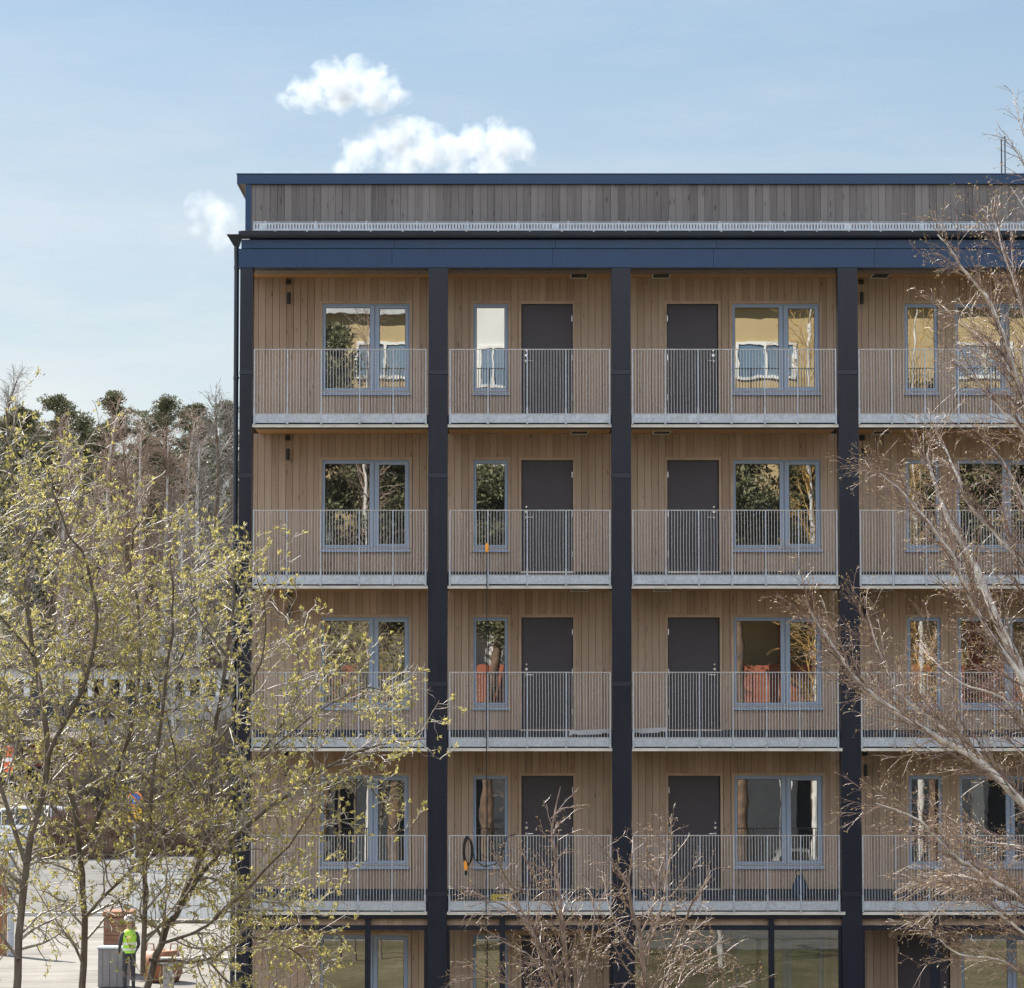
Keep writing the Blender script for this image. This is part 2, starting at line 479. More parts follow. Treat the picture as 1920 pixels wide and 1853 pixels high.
# ---- openings of one storey, measured on the top storey (x from the photo, z over the slab underside)
def wx(px): return PX(px, WY + 0.02, 650)
DZ0, DZ1 = 0.385, 2.469
WZ0, WZ1 = 0.815, 2.475
WIN = [  # frame x0,x1 and sashes (x0,x1,pane x0,x1)
    (wx(604.5), wx(768.5), [(wx(606.5), wx(702), wx(610.4), wx(693.8)), (wx(702.8), wx(766.5), wx(711.5), wx(760))]),
    (wx(887.5), wx(953), [(wx(889.5), wx(951), wx(893.3), wx(946.5))]),
    (wx(1373), wx(1536.8), [(wx(1375), wx(1468.5), wx(1378), wx(1460.4)), (wx(1469.3), wx(1534.8), wx(1478), wx(1527.3))]),
    (wx(1695.7), wx(1758.5), [(wx(1697.7), wx(1756.5), wx(1702), wx(1752))]),
    (wx(1790.5), wx(1954), [(wx(1792.5), wx(1885), wx(1796), wx(1876.5)), (wx(1885.8), wx(1952), wx(1893), wx(1946))]),
]
DOOR = [(wx(977.5), wx(1074), 1), (wx(1250), wx(1346.8), -1)]     # last number: side of the hinges
DOOR1 = DOOR + [(wx(1673), wx(1770), -1)]
CAS = 0.045

PITCHX = 0.132
def cladding(mb, x0, x1, z0, z1, holes):
    p = x0 - ((x0 + 0.02) % PITCHX)
    g = 0.0032
    while p < x1:
        xa, xb = max(p, x0), min(p + PITCHX, x1)
        cuts = sorted({xa, xb, *[h[i] for h in holes for i in (0, 1) if xa < h[i] < xb]})
        for i in range(len(cuts) - 1):
            ca, cb = cuts[i], cuts[i + 1]
            a = ca + (g if ca == xa else 0); b = cb - (g if cb == xb else 0)
            if b - a < 0.004: continue
            zz = [(z0, z1)]
            for h in holes:
                if h[0] < (ca + cb) / 2 < h[1]:
                    nz = []
                    for q0, q1 in zz:
                        if h[2] > q0 and h[3] < q1: nz += [(q0, h[2]), (h[3], q1)]
                        elif h[2] <= q0 < h[3] < q1: nz.append((h[3], q1))
                        elif q0 < h[2] < q1 <= h[3]: nz.append((q0, h[2]))
                        elif h[2] <= q0 and h[3] >= q1: pass
                        else: nz.append((q0, q1))
                    zz = nz
            for q0, q1 in zz: mb.box(a, b, WY, WY + 0.022, q0, q1)
        p += PITCHX

rng = random.Random(5)
for k, zs in enumerate(ZS):
    top = ZB + 0.03 if k == 0 else zs + H + 0.02
    doors = DOOR if k < 4 else DOOR1
    wins = WIN if k < 4 else [WIN[0], WIN[1], WIN[2], WIN[4]]
    holes = []
    for a, b, _ in doors: holes.append((a, b, zs + 0.30, zs + DZ1))
    for a, b, _ in wins: holes.append((a, b, zs + WZ0, zs + WZ1))
    m = MB(); cladding(m, X0 + 0.01, XE, zs + 0.30, top, holes)
    part(m, 'cladding', M['wood'])
    # dark plinth flashing at the foot of the wall
    m = MB()
    px = X0 + 0.01
    for a, b, _ in sorted(doors):
        m.box(px, a - CAS, WY - 0.022, WY - 0.003, zs + 0.2, zs + 0.375); px = b + CAS
    m.box(px, XE, WY - 0.022, WY - 0.003, zs + 0.2, zs + 0.375)
    part(m, 'plinth_flashing', M['deck'])
    # windows
    for wi, (a, b, sashes) in enumerate(wins):
        z0, z1 = zs + WZ0, zs + WZ1
        m = MB(); m.plate(a + 0.002, b - 0.002, z0 + .002, z1 - .002, [(s[0], s[1], z0 + 0.028, z1 - 0.028) for s in sashes], WY + 0.012, WY + 0.09)
        fr = part(m, 'window', M['frame'], bevel=0.003)
        for s in sashes:
            m = MB(); pz0, pz1 = z0 + 0.062, z1 - 0.070
            if s is not sashes[0] and len(sashes) > 1: pz0 += 0.02; pz1 -= 0.02
            m.plate(s[0] + .003, s[1] - .003, z0 + 0.031, z1 - 0.031, [(s[2], s[3], pz0, pz1)], WY + 0.022, WY + 0.07)
            sash = part(m, 'sash', M['frame'], parent=fr, bevel=0.003)
            m = MB(); m.plate(s[2] - .002, s[3] + .002, pz0 - .002, pz1 + .002, [(s[2] + .008, s[3] - .008, pz0 + .008, pz1 - .008)], WY + 0.034, WY + 0.06)
            part(m, 'seal', M['seal'], parent=fr)
            pm = MB(); yv = WY + 0.045
            pm.add([(s[2] - .003, yv, pz0 - .003), (s[3] + .003, yv, pz0 - .003), (s[3] + .003, yv, pz1 + .003), (s[2] - .003, yv, pz1 + .003)], [(0, 1, 2, 3)])
            part(pm, 'pane', M['pane'], parent=fr)
        m = MB()
        m.add([(a - .01, WY - .055, z0 - .055), (b + .01, WY - .055, z0 - .055), (b + .01, WY + .02, z0 - .004), (a - .01, WY + .02, z0 - .004),
               (a - .01, WY - .055, z0 - .072), (b + .01, WY - .055, z0 - .072), (b + .01, WY + .02, z0 - .06), (a - .01, WY + .02, z0 - .06)],
              [(0, 1, 2, 3), (7, 6, 5, 4), (0, 4, 5, 1), (0, 3, 7, 4), (1, 5, 6, 2)])
        part(m, 'sill', M['frame'], parent=fr)
        m = MB()
        m.plate(a - CAS, b + CAS, z0 - 0.07, z1 + CAS + .005, [(a + .001, b - .001, z0 - 0.08, z1 - .001)], WY - 0.016, WY - 0.001)
        part(m, 'casing', M['trimwood'], parent=fr, bevel=0.002)
    # doors
    for a, b, side in doors:
        z0, z1 = zs + DZ0, zs + DZ1
        m = MB(); m.box(a + .012, b - .012, WY + 0.045, WY + 0.085, z0, z1 - .012)
        dr_ = part(m, 'door', M['door'], bevel=0.002)
        m = MB(); m.plate(a - CAS, b + CAS, zs + 0.30, z1 + CAS + .01, [(a, b, zs + 0.2, z1)], WY - 0.016, WY + 0.0)
        part(m, 'casing', M['trimwood'], parent=dr_, bevel=0.002)
        m = MB(); m.plate(a, b, z0 - .01, z1, [(a + .01, b - .01, z0 - .1, z1 - .01)], WY + .002, WY + .1)
        part(m, 'door_frame', M['seal'], parent=dr_)
        m = MB(); m.box(a, b, WY - 0.03, WY + .06, z0 - 0.03, z0 - 0.004)
        part(m, 'threshold', M['chrome'], parent=dr_)
        m = MB(); m.box(a - CAS, b + CAS, WY - 0.022, WY - 0.002, zs + .2, zs + DZ0 - .032)
        part(m, 'kick_flashing', M['deck'], parent=dr_)
        hx = b - .012 if side > 0 else a + .012
        for hz in (z1 - .27, z1 - 1.01, z0 + .32):
            m = MB(); m.tube([(hx, WY + .040, hz - .055), (hx, WY + .040, hz + .055)], 0.011, 8)
            part(m, 'hinge', M['chrome'], parent=dr_)
        lx = a + .095 if side > 0 else b - .095
        m = MB(); m.lathe([(0.004, WY + .036), (0.026, WY + .036), (0.026, WY + .046)], 12, (lx, 0, z1 - .965), 'y')
        part(m, 'lock', M['chrome'], parent=dr_)
        m = MB(); m.lathe([(0.003, WY + .038), (0.016, WY + .038), (0.016, WY + .046)], 12, (lx, 0, z1 - .875), 'y')
        part(m, 'latch_knob', M['chrome'], parent=dr_)
        m = MB(); m.lathe([(0.003, WY + .038), (0.022, WY + .038), (0.022, WY + .046)], 12, (lx, 0, z1 - 1.075), 'y')
        m.tube([(lx, WY + .045, z1 - 1.075), (lx, WY - .01, z1 - 1.075), (lx + .02 * side, WY - .018, z1 - 1.075), (lx + .12 * side, WY - .018, z1 - 1.075)], .010, 8)
        part(m, 'door_handle', M['chrome'], parent=dr_)
        m = MB(); m.lathe([(0.002, WY + .041), (0.007, WY + .041), (0.007, WY + .046)], 10, ((a + b) / 2, 0, z1 - .54), 'y')
        part(m, 'peephole', M['seal'], parent=dr_)
    # wall lamps and the square boxes above them
    if k < 4:
        for px in (540.5, 1614.8):
            cx = wx(px) + (0.035 if (px < 600 and k == 2) else 0)
            m = MB(); m.box(cx - .045, cx + .045, WY - .07, WY - .001, zs + 2.84, zs + 2.93)
            part(m, 'junction_box', M['black'], bevel=.006)
            m = MB(); m.tube([(cx + .01, WY - .065, zs + 2.465), (cx + .01, WY - .065, zs + 2.68)], 0.033, 14)
            m.box(cx - .01, cx + .03, WY - .05, WY - .001, zs + 2.54, zs + 2.60)
            part(m, 'wall_lamp', M['black'])
    # grilles let into the gallery ceilings
    if k < 3:
        zc = ZB + 0.03 if k == 0 else zs + H + 0.02
        for px in (1086, 1239.5, 1650.5):
            cx = PX(px, 1.2, 518)
            m = MB(); m.box(cx - .165, cx - .148, 0.92, WY - .03, zc - .024, zc - .001); m.box(cx + .148, cx + .165, 0.92, WY - .03, zc - .024, zc - .001)
            m.box(cx - .147, cx + .147, WY - .052, WY - .03, zc - .024, zc - .001); m.box(cx - .147, cx + .147, .92, .94, zc - .012, zc - .001)
            gr = part(m, 'ceiling_grille', M['white'])
            m = MB(); m.box(cx - .147, cx + .147, 0.941, WY - .053, zc - .009, zc - .002)
            part(m, 'grille_core', M['black'], parent=gr)

# ---- galleries: slab, lip, deck and railings
RAIL = [  # post positions in photo pixels for each bay
    [477, 539, 602.5, 674.5, 737.5, 798.5],
    [844, 915, 988.5, 1061, 1142.8],
    [1186, 1247.4, 1309, 1371.5, 1434, 1495.6, 1567],
    [1611, 1672, 1734, 1797, 1858, 1919, 1980, 2030],
    [2080, 2140, 2200, 2260, 2320, 2380, 2440],
]
for k, zs in enumerate(ZS[:4]):
    for bi in range(5):
        xa, xb = COLS[bi][1] + 0.004, COLS[bi + 1][0] - 0.004
        if bi == 2 and k >= 2: xb += 0.03 * (k - 1)
        m = MB(); m.box(xa, xb, -0.012 if k >= 2 else 0.004, 0.05, zs, zs + 0.056)
        part(m, 'slab_edge', M['edge'], bevel=0.003)
        m = MB(); m.box(xa, xb, 0.062, WY + .02, zs + 0.034, zs + 0.214); m.box(xa, xb, 0.03, 0.06, zs + .06, zs + .214)
        part(m, 'gallery_slab', M['deck'])
        m = MB(); m.box(xa, xb, 0.052, 0.46, zs + 0.004, zs + 0.030)
        part(m, 'slab_lip', M['lip'])
        m = MB(); m.box(xa, xb, 0.462, WY + .02, zs + 0.016, zs + 0.030)
        part(m, 'gallery_ceiling', M['ceil'])
        # railing
        ry = -0.02
        po = [PX(p, ry, 720) for p in RAIL[bi]]
        zt = zs + 1.437
        zb0, zb1 = zs + 0.082, zs + 0.242
        m = MB()
        m.box(po[0] - .012, po[-1] + .012, ry - .012, ry + .012, zt - .016, zt)
        m.box(po[0] - .012, po[-1] + .012, ry - .006, ry + .006, zb1 - 0.004, zb1 + .010)
        for i in range(len(po) - 1):
            n = max(2, round((po[i + 1] - po[i]) / 0.0548))
            sag = rng.uniform(-.008, .008)
            for j in range(1, n):
                x = po[i] + (po[i + 1] - po[i]) * j / n
                bow = sag * math.sin(math.pi * j / n) + rng.gauss(0, 0.0022)
                zm = (zb1 + zt) / 2
                m.bar((x, ry, zb1), (x + bow, ry, zm), .0092, .012, (0, 1, 0))
                m.bar((x + bow, ry, zm), (x, ry, zt - .016), .0092, .012, (0, 1, 0))
        rl = part(m, 'railing', M['bar'])
        for p in po:
            m = MB(); m.box(p - .011, p + .011, ry - .016, ry + .02, zs + .05, zt - .002)
            m.box(p - .018, p + .018, ry + .006, ry + .045, zs + .05, zb1 + 0.12)
            part(m, 'post', M['galv'], parent=rl, bevel=.002)
        for i in range(len(po) - 1):
            m = MB(); m.box(po[i] + .014, po[i + 1] - .014, ry - .004, ry + .001, zb0 + rng.uniform(-.004, .002), zb1 - .006)
            for sxx in (po[i] + .045, po[i + 1] - .045):
                m.lathe([(0.009, ry - .012), (0.009, ry - .003)], 6, (sxx, 0, zb0 + .025), 'y')
            part(m, 'toe_board', M['galv'], parent=rl)

# ---- ground floor: navy frames in the column plane, glazed in the third bay
zg = ZS[3]
zA0, zA1 = PZ(1723, 0.1), PZ(1716.5, 0.1)
zB0, zB1 = PZ(1744, 0.1), PZ(1735, 0.1)
MULL = [(684, 695), (936, 948), (1441, 1452), (1744, 1763), None]
for bi in range(5):
    xa, xb = COLS[bi][1] + .003, COLS[bi + 1][0] - .003
    m = MB()
    m.box(xa, xb, 0.08, 0.16, zB0, zB1); m.box(xa, xb, 0.05, 0.3, zA0, zA1 + 0.06)
    m.box(xa, xa + .05, 0.085, 0.155, 0.25, zB0 - .001); m.box(xb - .06, xb, 0.085, 0.155, 0.25, zB0 - .001)
    m.box(xa, xb, 0.085, 0.155, 0.2, 0.249)
    xm = (xa + xb) / 2
    if MULL[bi]: xm = (PX(MULL[bi][0], .09, 1790) + PX(MULL[bi][1], .09, 1790)) / 2
    wm = 0.052 if bi != 3 else 0.09
    m.box(xm - wm, xm + wm, 0.07, 0.15, 0.25, zA0)
    part(m, 'ground_floor_frame', M['navy'], bevel=.003)
    if bi == 2:
        for q0, q1 in ((xa + .05, xm - wm), (xm + wm, xb - .06)):
            m = MB(); m.box(q0 + .001, q1 - .001, .114, .122, .251, zB0 - .001)
            part(m, 'glass_screen', M['clearpane'])
m = MB(); m.box(X0 + .2, XE, 0.162, 0.2, zB1 - .04, zA0 + .06)
part(m, 'transom_board', M['wood'])
m = MB(); m.box(X0, XE, -0.2, WY + .03, 0.02, 0.24)
part(m, 'ground_slab', M['edge'])
# ---------------------------------------------------------------- light and sky
SUN_AZ, SUN_EL = math.radians(-42), math.radians(43)      # azimuth from +Y, positive towards +X
sv = Vector((math.sin(SUN_AZ) * math.cos(SUN_EL), math.cos(SUN_AZ) * math.cos(SUN_EL), math.sin(SUN_EL)))
sl = bpy.data.lights.new("sun", 'SUN')
sl.energy, sl.angle, sl.color = 5.0, math.radians(0.53), (1.0, 0.95, 0.87)
so = bpy.data.objects.new("sun", sl); COL.objects.link(so)
so.rotation_euler = sv.to_track_quat('Z', 'Y').to_euler()
so.location = (0, 40, 60)
w = bpy.data.worlds.new("World"); sc.world = w; w.use_nodes = True
N, L = w.node_tree.nodes, w.node_tree.links
bg = N["Background"]
sky = N.new("ShaderNodeTexSky"); sky.sky_type = 'NISHITA'; sky.sun_disc = False
sky.sun_elevation = SUN_EL; sky.sun_rotation = SUN_AZ
sky.altitude = 20; sky.air_density = 1.0; sky.dust_density = 0.6; sky.ozone_density = 1.6
# thin high cirrus streaks: the sky turns paler where they lie
tc = N.new("ShaderNodeTexCoord"); mp = N.new("ShaderNodeMapping")
mp.inputs['Scale'].default_value = (5.0, 5.0, 26.0)
mp.inputs['Rotation'].default_value = (0.0, 0.05, 0.0)
L.new(tc.outputs['Generated'], mp.inputs[0])
nz = noise(N, L, mp.outputs[0], 1.15, 6, 0.6)
cf = ramp(N, L, nz, [(0.42, (0, 0, 0)), (0.72, (1, 1, 1))])
hs = N.new("ShaderNodeMix"); hs.data_type = 'RGBA'; hs.blend_type = 'MIX'
hs.inputs[0].default_value = 0.46
# even spring haze: paler towards the horizon
sx = N.new("ShaderNodeSeparateXYZ"); L.new(tc.outputs['Generated'], sx.inputs[0])
hz = ramp(N, L, _math(N, L, 'ABSOLUTE', sx.outputs['Z']), [(0.0, (0.78, 0.785, 0.775)), (0.11, (0.67, 0.70, 0.705)), (0.24, (0.34, 0.52, 0.68)), (1.0, (0.32, 0.51, 0.68))])
sc10 = N.new("ShaderNodeVectorMath"); sc10.operation = 'SCALE'; sc10.inputs[3].default_value = 10.0
L.new(hz, sc10.inputs[0])
L.new(sky.outputs[0], hs.inputs[6]); L.new(sc10.outputs[0], hs.inputs[7])
# veils of cirrus, thickest low in the sky
ve = N.new("ShaderNodeMix"); ve.data_type = 'RGBA'
low = ramp(N, L, sx.outputs['Z'], [(0.0, (1, 1, 1)), (0.12, (.85, .85, .85)), (0.20, (.30, .30, .30)), (0.6, (.15, .15, .15))])
L.new(_math(N, L, 'MULTIPLY', _math(N, L, 'MULTIPLY', cf, low), 0.75), ve.inputs[0])
L.new(hs.outputs[2], ve.inputs[6]); ve.inputs[7].default_value = (8.3, 8.35, 8.3, 1)
# broken bright cloud, added unseen behind the camera to brighten the shaded facade
cn = noise(N, L, tc.outputs['Generated'], 2.4, 6, 0.62)
cc = ramp(N, L, cn, [(0.40, (0, 0, 0)), (0.58, (1, 1, 1))])
mk_ = ramp(N, L, _math(N, L, 'MULTIPLY', sx.outputs['Y'], -1.0), [(0.05, (0, 0, 0)), (0.35, (1, 1, 1))])
cm = N.new("ShaderNodeMix"); cm.data_type = 'RGBA'
L.new(_math(N, L, 'MULTIPLY', cc, mk_), cm.inputs[0]); L.new(ve.outputs[2], cm.inputs[6]); cm.inputs[7].default_value = (17.0, 17.8, 19.0, 1)
L.new(cm.outputs[2], bg.inputs[0])
bg.inputs[1].default_value = 0.0465
sc.view_settings.view_transform = 'Standard'; sc.view_settings.look = 'None'
sc.view_settings.exposure = 1.26; sc.view_settings.gamma = 1.0
sc.cycles.max_bounces = 10; sc.cycles.diffuse_bounces = 4; sc.cycles.glossy_bounces = 4
sc.cycles.transmission_bounces = 4; sc.cycles.transparent_max_bounces = 12; sc.cycles.volume_bounces = 8
sc.cycles.use_denoising = True
sc.cycles.use_adaptive_sampling = True; sc.cycles.adaptive_threshold = 0.02

# ---------------------------------------------------------------- ground
def smooth(a, b, x):
    t = min(1, max(0, (x - a) / (b - a))); return t * t * (3 - 2 * t)
def ground_z(x, y):
    h = 11.5 * smooth(96, 166, y) + 10 * smooth(166, 420, y)
    return h * smooth(40, -10, x * 0.3)
xs = [-6000, -2500, -1000, -500, -250, -150, -100] + list(range(-80, 60, 4)) + [60, 100, 150, 250, 500, 1000, 2500, 6000]
ys = [-6000, -2500, -1000, -500, -250, -150, -100, -60, -30, 0, 20, 40, 60, 80, 90] + list(range(96, 190, 4)) + [200, 230, 270, 320, 380, 420, 500, 800, 1500, 3000, 7000]
V = [(x, y, ground_z(x, y) - 0.004) for x in xs for y in ys]
ny = len(ys)
m = MB(); m.add(V, [(i * ny + j, (i + 1) * ny + j, (i + 1) * ny + j + 1, i * ny + j + 1) for i in range(len(xs) - 1) for j in range(ny - 1)])
mg, t, N, L, B = nt('dry_spring_grass')
B.inputs['Roughness'].default_value = 0.95; B.inputs['Specular IOR Level'].default_value = 0.1
oc = objco(N, L)
f = _math(N, L, 'ADD', _math(N, L, 'MULTIPLY', noise(N, L, oc, 0.25, 6, 0.65), 0.7), _math(N, L, 'MULTIPLY', noise(N, L, oc, 5.0, 4, 0.7), 0.4))
L.new(ramp(N, L, f, [(0.35, (0.035, 0.036, 0.017)), (0.52, (0.095, 0.082, 0.045)), (0.72, (0.19, 0.16, 0.10))]), B.inputs['Base Color'])
tag(m.build('ground', mg, smooth=True), kind='structure')
def pavement(name, c0, c1, c2):
    """worn ground: patches, dust drifts, wheel marks along the street and fine grit"""
    m, t, N, L, B = nt(name); B.inputs['Roughness'].default_value = 0.92; B.inputs['Specular IOR Level'].default_value = 0.2
    oc = objco(N, L)
    a = noise(N, L, oc, 0.22, 5, 0.7); b_ = noise(N, L, objco(N, L, (.12, 1.6, 1)), 1.1, 4, 0.6); g = noise(N, L, oc, 14.0, 4, 0.8)
    f = _math(N, L, 'ADD', _math(N, L, 'MULTIPLY', a, 0.5), _math(N, L, 'ADD', _math(N, L, 'MULTIPLY', b_, 0.35), _math(N, L, 'MULTIPLY', g, 0.25)))
    L.new(ramp(N, L, f, [(0.40, c0), (0.54, c1), (0.68, c2)]), B.inputs['Base Color'])
    return m
M['asphalt'] = pavement('grey_asphalt', (0.075, 0.072, 0.07), (0.13, 0.125, 0.118), (0.185, 0.177, 0.165))  # grey asphalt tones, mottled at random
M['paving'] = pavement('dusty_site_ground', (0.11, 0.10, 0.088), (0.205, 0.19, 0.17), (0.29, 0.27, 0.245))
M['kerb'] = simple('granite_kerb', (0.36, 0.35, 0.34), (0.48, 0.47, 0.45), 0.8, scale=6)
def sheet(name, x0, x1, y0, y1, z, mat):
    m = MB(); m.add([(x0, y0, z), (x1, y0, z), (x1, y1, z), (x0, y1, z)], [(0, 1, 2, 3)])
    return tag(m.build(name, mat), kind='structure')
sheet('road', -70, -5.3, 46, 95, 0.004, M['asphalt'])
sheet('yard', -70, -5.3, 8, 46, 0.004, M['paving'])
sheet('path', -40, 40, -15.5, -12.5, 0.004, M['asphalt'])
sheet('street', -60, 60, -46, -36, 0.004, M['asphalt'])
sheet('pavement', -60, 60, -35.5, -32, 0.004, M['asphalt'])
m = MB(); m.box(-70, -5.3, 45.8, 46.05, 0.0, 0.12)
tag(m.build('kerb', M['kerb']), kind='structure')
# ---------------------------------------------------------------- trees: limbs, twigs, leaves
def unit(v):
    return v / (np.linalg.norm(v) + 1e-12)
def tubes(m, PT, RD, k):
    """many tubes of the same point count at once: PT (b,n,3), RD (b,n)"""
    b, n, _ = PT.shape
    t = np.gradient(PT, axis=1); t /= np.linalg.norm(t, axis=2)[..., None] + 1e-12
    ref = np.eye(3)[np.argmin(np.abs(t.mean(axis=1)), axis=1)][:, None, :]
    u = np.cross(t, np.broadcast_to(ref, t.shape)); u /= np.linalg.norm(u, axis=2)[..., None] + 1e-12
    w_ = np.cross(t, u); a = np.arange(k) * 2 * math.pi / k
    V = PT[:, :, None, :] + RD[:, :, None, None] * (u[:, :, None, :] * np.cos(a)[:, None] + w_[:, :, None, :] * np.sin(a)[:, None])
    i, j = np.meshgrid(np.arange(n - 1), np.arange(k), indexing='ij')
    q = np.stack([i * k + j, i * k + (j + 1) % k, (i + 1) * k + (j + 1) % k, (i + 1) * k + j], -1).reshape(-1, 4)
    F = (q[None] + (np.arange(b) * n * k)[:, None, None]).reshape(-1, 4) + m.n
    m.v.append(V.reshape(-1, 3)); m.f.extend(F.tolist()); m.n += b * n * k
class Wood:
    """grows branches: every branch is (points, radii)"""
    def __init__(s, seed): s.r = np.random.RandomState(seed); s.br = []; s.tips = []; s.n2 = []
    def walk(s, p, d, L, n, wob, trop):
        pts = [p]; st = L / n; d = unit(d)
        nz_ = s.r.normal(0, wob, (n, 3)).tolist()
        x, y, z = p; dx, dy, dz = d; tx, ty, tz = trop
        pts = [(x, y, z)]
        for a, b, c in nz_:
            dx += a + tx; dy += b + ty; dz += c + tz
            q = st / (math.sqrt(dx * dx + dy * dy + dz * dz) + 1e-9)
            x += dx * q; y += dy * q; z += dz * q
            q /= st; dx *= q; dy *= q; dz *= q
            pts.append((x, y, z))
        return np.array(pts)
    def limb(s, pts, r0, r1, wob=0.0, sub=4):
        """smooth polyline through hand placed points"""
        pts = np.array([tuple(p) for p in pts], dtype=float)
        out = []
        n = len(pts)
        for i in range(n - 1):
            p0, p1, p2, p3 = pts[max(i - 1, 0)], pts[i], pts[i + 1], pts[min(i + 2, n - 1)]
            for j in range(sub):
                t = j / sub
                out.append(0.5 * ((2 * p1) + (p2 - p0) * t + (2 * p0 - 5 * p1 + 4 * p2 - p3) * t * t + (3 * p1 - p0 - 3 * p2 + p3) * t ** 3))
        out.append(pts[-1])
        out = np.array(out)
        if wob: out[1:-1] += s.r.normal(0, wob, (len(out) - 2, 3))
        rad = np.linspace(1, 0, len(out)) ** 0.8 * (r0 - r1) + r1
        s.br.append((out, rad, 0))
        return out, rad
    def sprout(s, pts, rad, levels, lv=0, depth=1):
        """side shoots along a branch, then shoots along those"""
        if lv >= len(levels): return
        q = levels[lv]
        seg = np.linalg.norm(np.diff(pts, axis=0), axis=1)
        cum = np.concatenate([[0], np.cumsum(seg)]); L = cum[-1]
        x = q.get('start', 0.15) * L + s.r.uniform(0, q['gap'])
        while x < L * q.get('stop', 1.0):
            i = min(np.searchsorted(cum, x) - 1, len(seg) - 1); i = max(i, 0)
            f = (x - cum[i]) / (seg[i] + 1e-9)
            p = pts[i] * (1 - f) + pts[i + 1] * f
            tg = unit(pts[i + 1] - pts[i])
            rr = rad[i] * (1 - f) + rad[i + 1] * f
            ax = unit(np.cross(tg, s.r.normal(0, 1, 3)))
            a = math.radians(s.r.uniform(*q['ang']))
            d = tg * math.cos(a) + ax * math.sin(a)
            if 'flat' in q: d[1] *= q['flat']
            fr = x / L
            ln = s.r.uniform(*q['len']) * (1 - q.get('taper', 0.45) * fr)
            r0 = min(max(rr * q['rf'], q['rmin']), q.get('rmax', 1))
            n = q['n']
            bp = s.walk(p, d, ln, n, q['wob'], np.array(q.get('trop', (0, 0, 0.05))))
            br = np.linspace(r0, q['rmin'] * 0.75, n + 1)
            s.br.append((bp, br, depth))
            if lv == len(levels) - 1 or q.get('leafy'): s.tips.append((bp[-1], unit(bp[-1] - bp[-2])))
            if q.get('along'):
                for t in s.r.uniform(0.25, 0.95, q['along']):
                    k = int(t * n); k = min(k, n - 1)
                    s.tips.append((bp[k], unit(bp[k + 1] - bp[k] + s.r.normal(0, 0.35, 3))))
            s.sprout(bp, br, levels, lv + 1, depth + 1)
            x += s.r.uniform(0.55, 1.45) * q['gap']
    def mesh(s, name, mat, parent, pick=None, ks=(8, 5, 4, 3)):
        m = MB(); grp = {}
        for pts, rad, dp in s.br:
            if pick is None or dp in pick: grp.setdefault((len(pts), ks[min(dp, len(ks) - 1)]), []).append((pts, rad))
        for (n, k), lst in grp.items(): tubes(m, np.array([q[0] for q in lst]), np.array([q[1] for q in lst]), k)
        return m.build(name, mat, parent, smooth=True)
def nrm(a): return a / (np.linalg.norm(a, axis=1)[:, None] + 1e-12)
def leaves(tips, r, mat, parent, name, per=(3, 6), size=(0.035, 0.065), wid=0.36, spread=0.9, up=0.3):
    P0 = np.array([t[0] for t in tips]); D0 = np.array([t[1] for t in tips])
    idx = np.repeat(np.arange(len(tips)), r.randint(per[0], per[1] + 1, len(tips)))
    n = len(idx)
    dd = nrm(D0[idx] + r.normal(0, spread * .55, (n, 3)) + np.array([0, 0, up]))
    s = r.uniform(size[0], size[1], n)[:, None]
    sd = nrm(np.cross(dd, r.normal(0, 1, (n, 3)))); nn = np.cross(dd, sd)
    b = P0[idx] + r.normal(0, .008, (n, 3)); w_ = s * wid
    V = np.stack([b, b + dd * s * .5 + sd * w_ * .5 + nn * w_ * .25, b + dd * s + nn * s * r.uniform(-.2, .2, (n, 1)), b + dd * s * .5 - sd * w_ * .5 + nn * w_ * .25], 1)
    F = (np.array([[0, 1, 2], [0, 2, 3]])[None] + (np.arange(n) * 4)[:, None, None]).reshape(-1, 3)
    m = MB(); m.v.append(V.reshape(-1, 3)); m.f = F.tolist(); m.n = 4 * n
    return m.build(name, mat, parent)

M['bark'] = simple('grey_brown_bark', (0.075, 0.058, 0.045), (0.17, 0.14, 0.11), 0.85, scale=14, sc3=(1, 1, .3), bump=.5)
M['twig'] = simple('twig_bark_highlights', (0.10, 0.08, 0.062), (0.46, 0.41, 0.35), 0.5, scale=11)  # twig bark, its pale mottling also paints in sunlit highlights
M['budleaf'] = leaf('young_leaf', (0.30, 0.275, 0.09), (0.60, 0.53, 0.20), 0.45)
M['bloom'] = leaf('pale_young_leaf', (0.42, 0.40, 0.17), (0.62, 0.58, 0.32), 0.42)
M['birchbark'] = simple('birch_bark', (0.34, 0.30, 0.28), (0.80, 0.77, 0.73), 0.6, scale=9, sc3=(1, 1, .6), bump=.2)
M['birchtwig'] = simple('birch_twig_highlights', (0.055, 0.03, 0.024), (0.42, 0.30, 0.25), 0.4, scale=12)  # red brown twigs, lit and shaded sides painted in as bright and dark mottling
M['birchbud'] = leaf('birch_bud', (0.22, 0.14, 0.07), (0.52, 0.40, 0.22), 0.25)

def limb_px(wd, pts, Y0, dY, r0, r1, wob=0.004):
    """limb through points noted from the photograph, each at its own distance"""
    n = len(pts)
    return wd.limb([P(x, y, Y0 + dY * i / (n - 1) + wd.r.normal(0, .05)) for i, (x, y) in enumerate(pts)], r0, r1, wob)

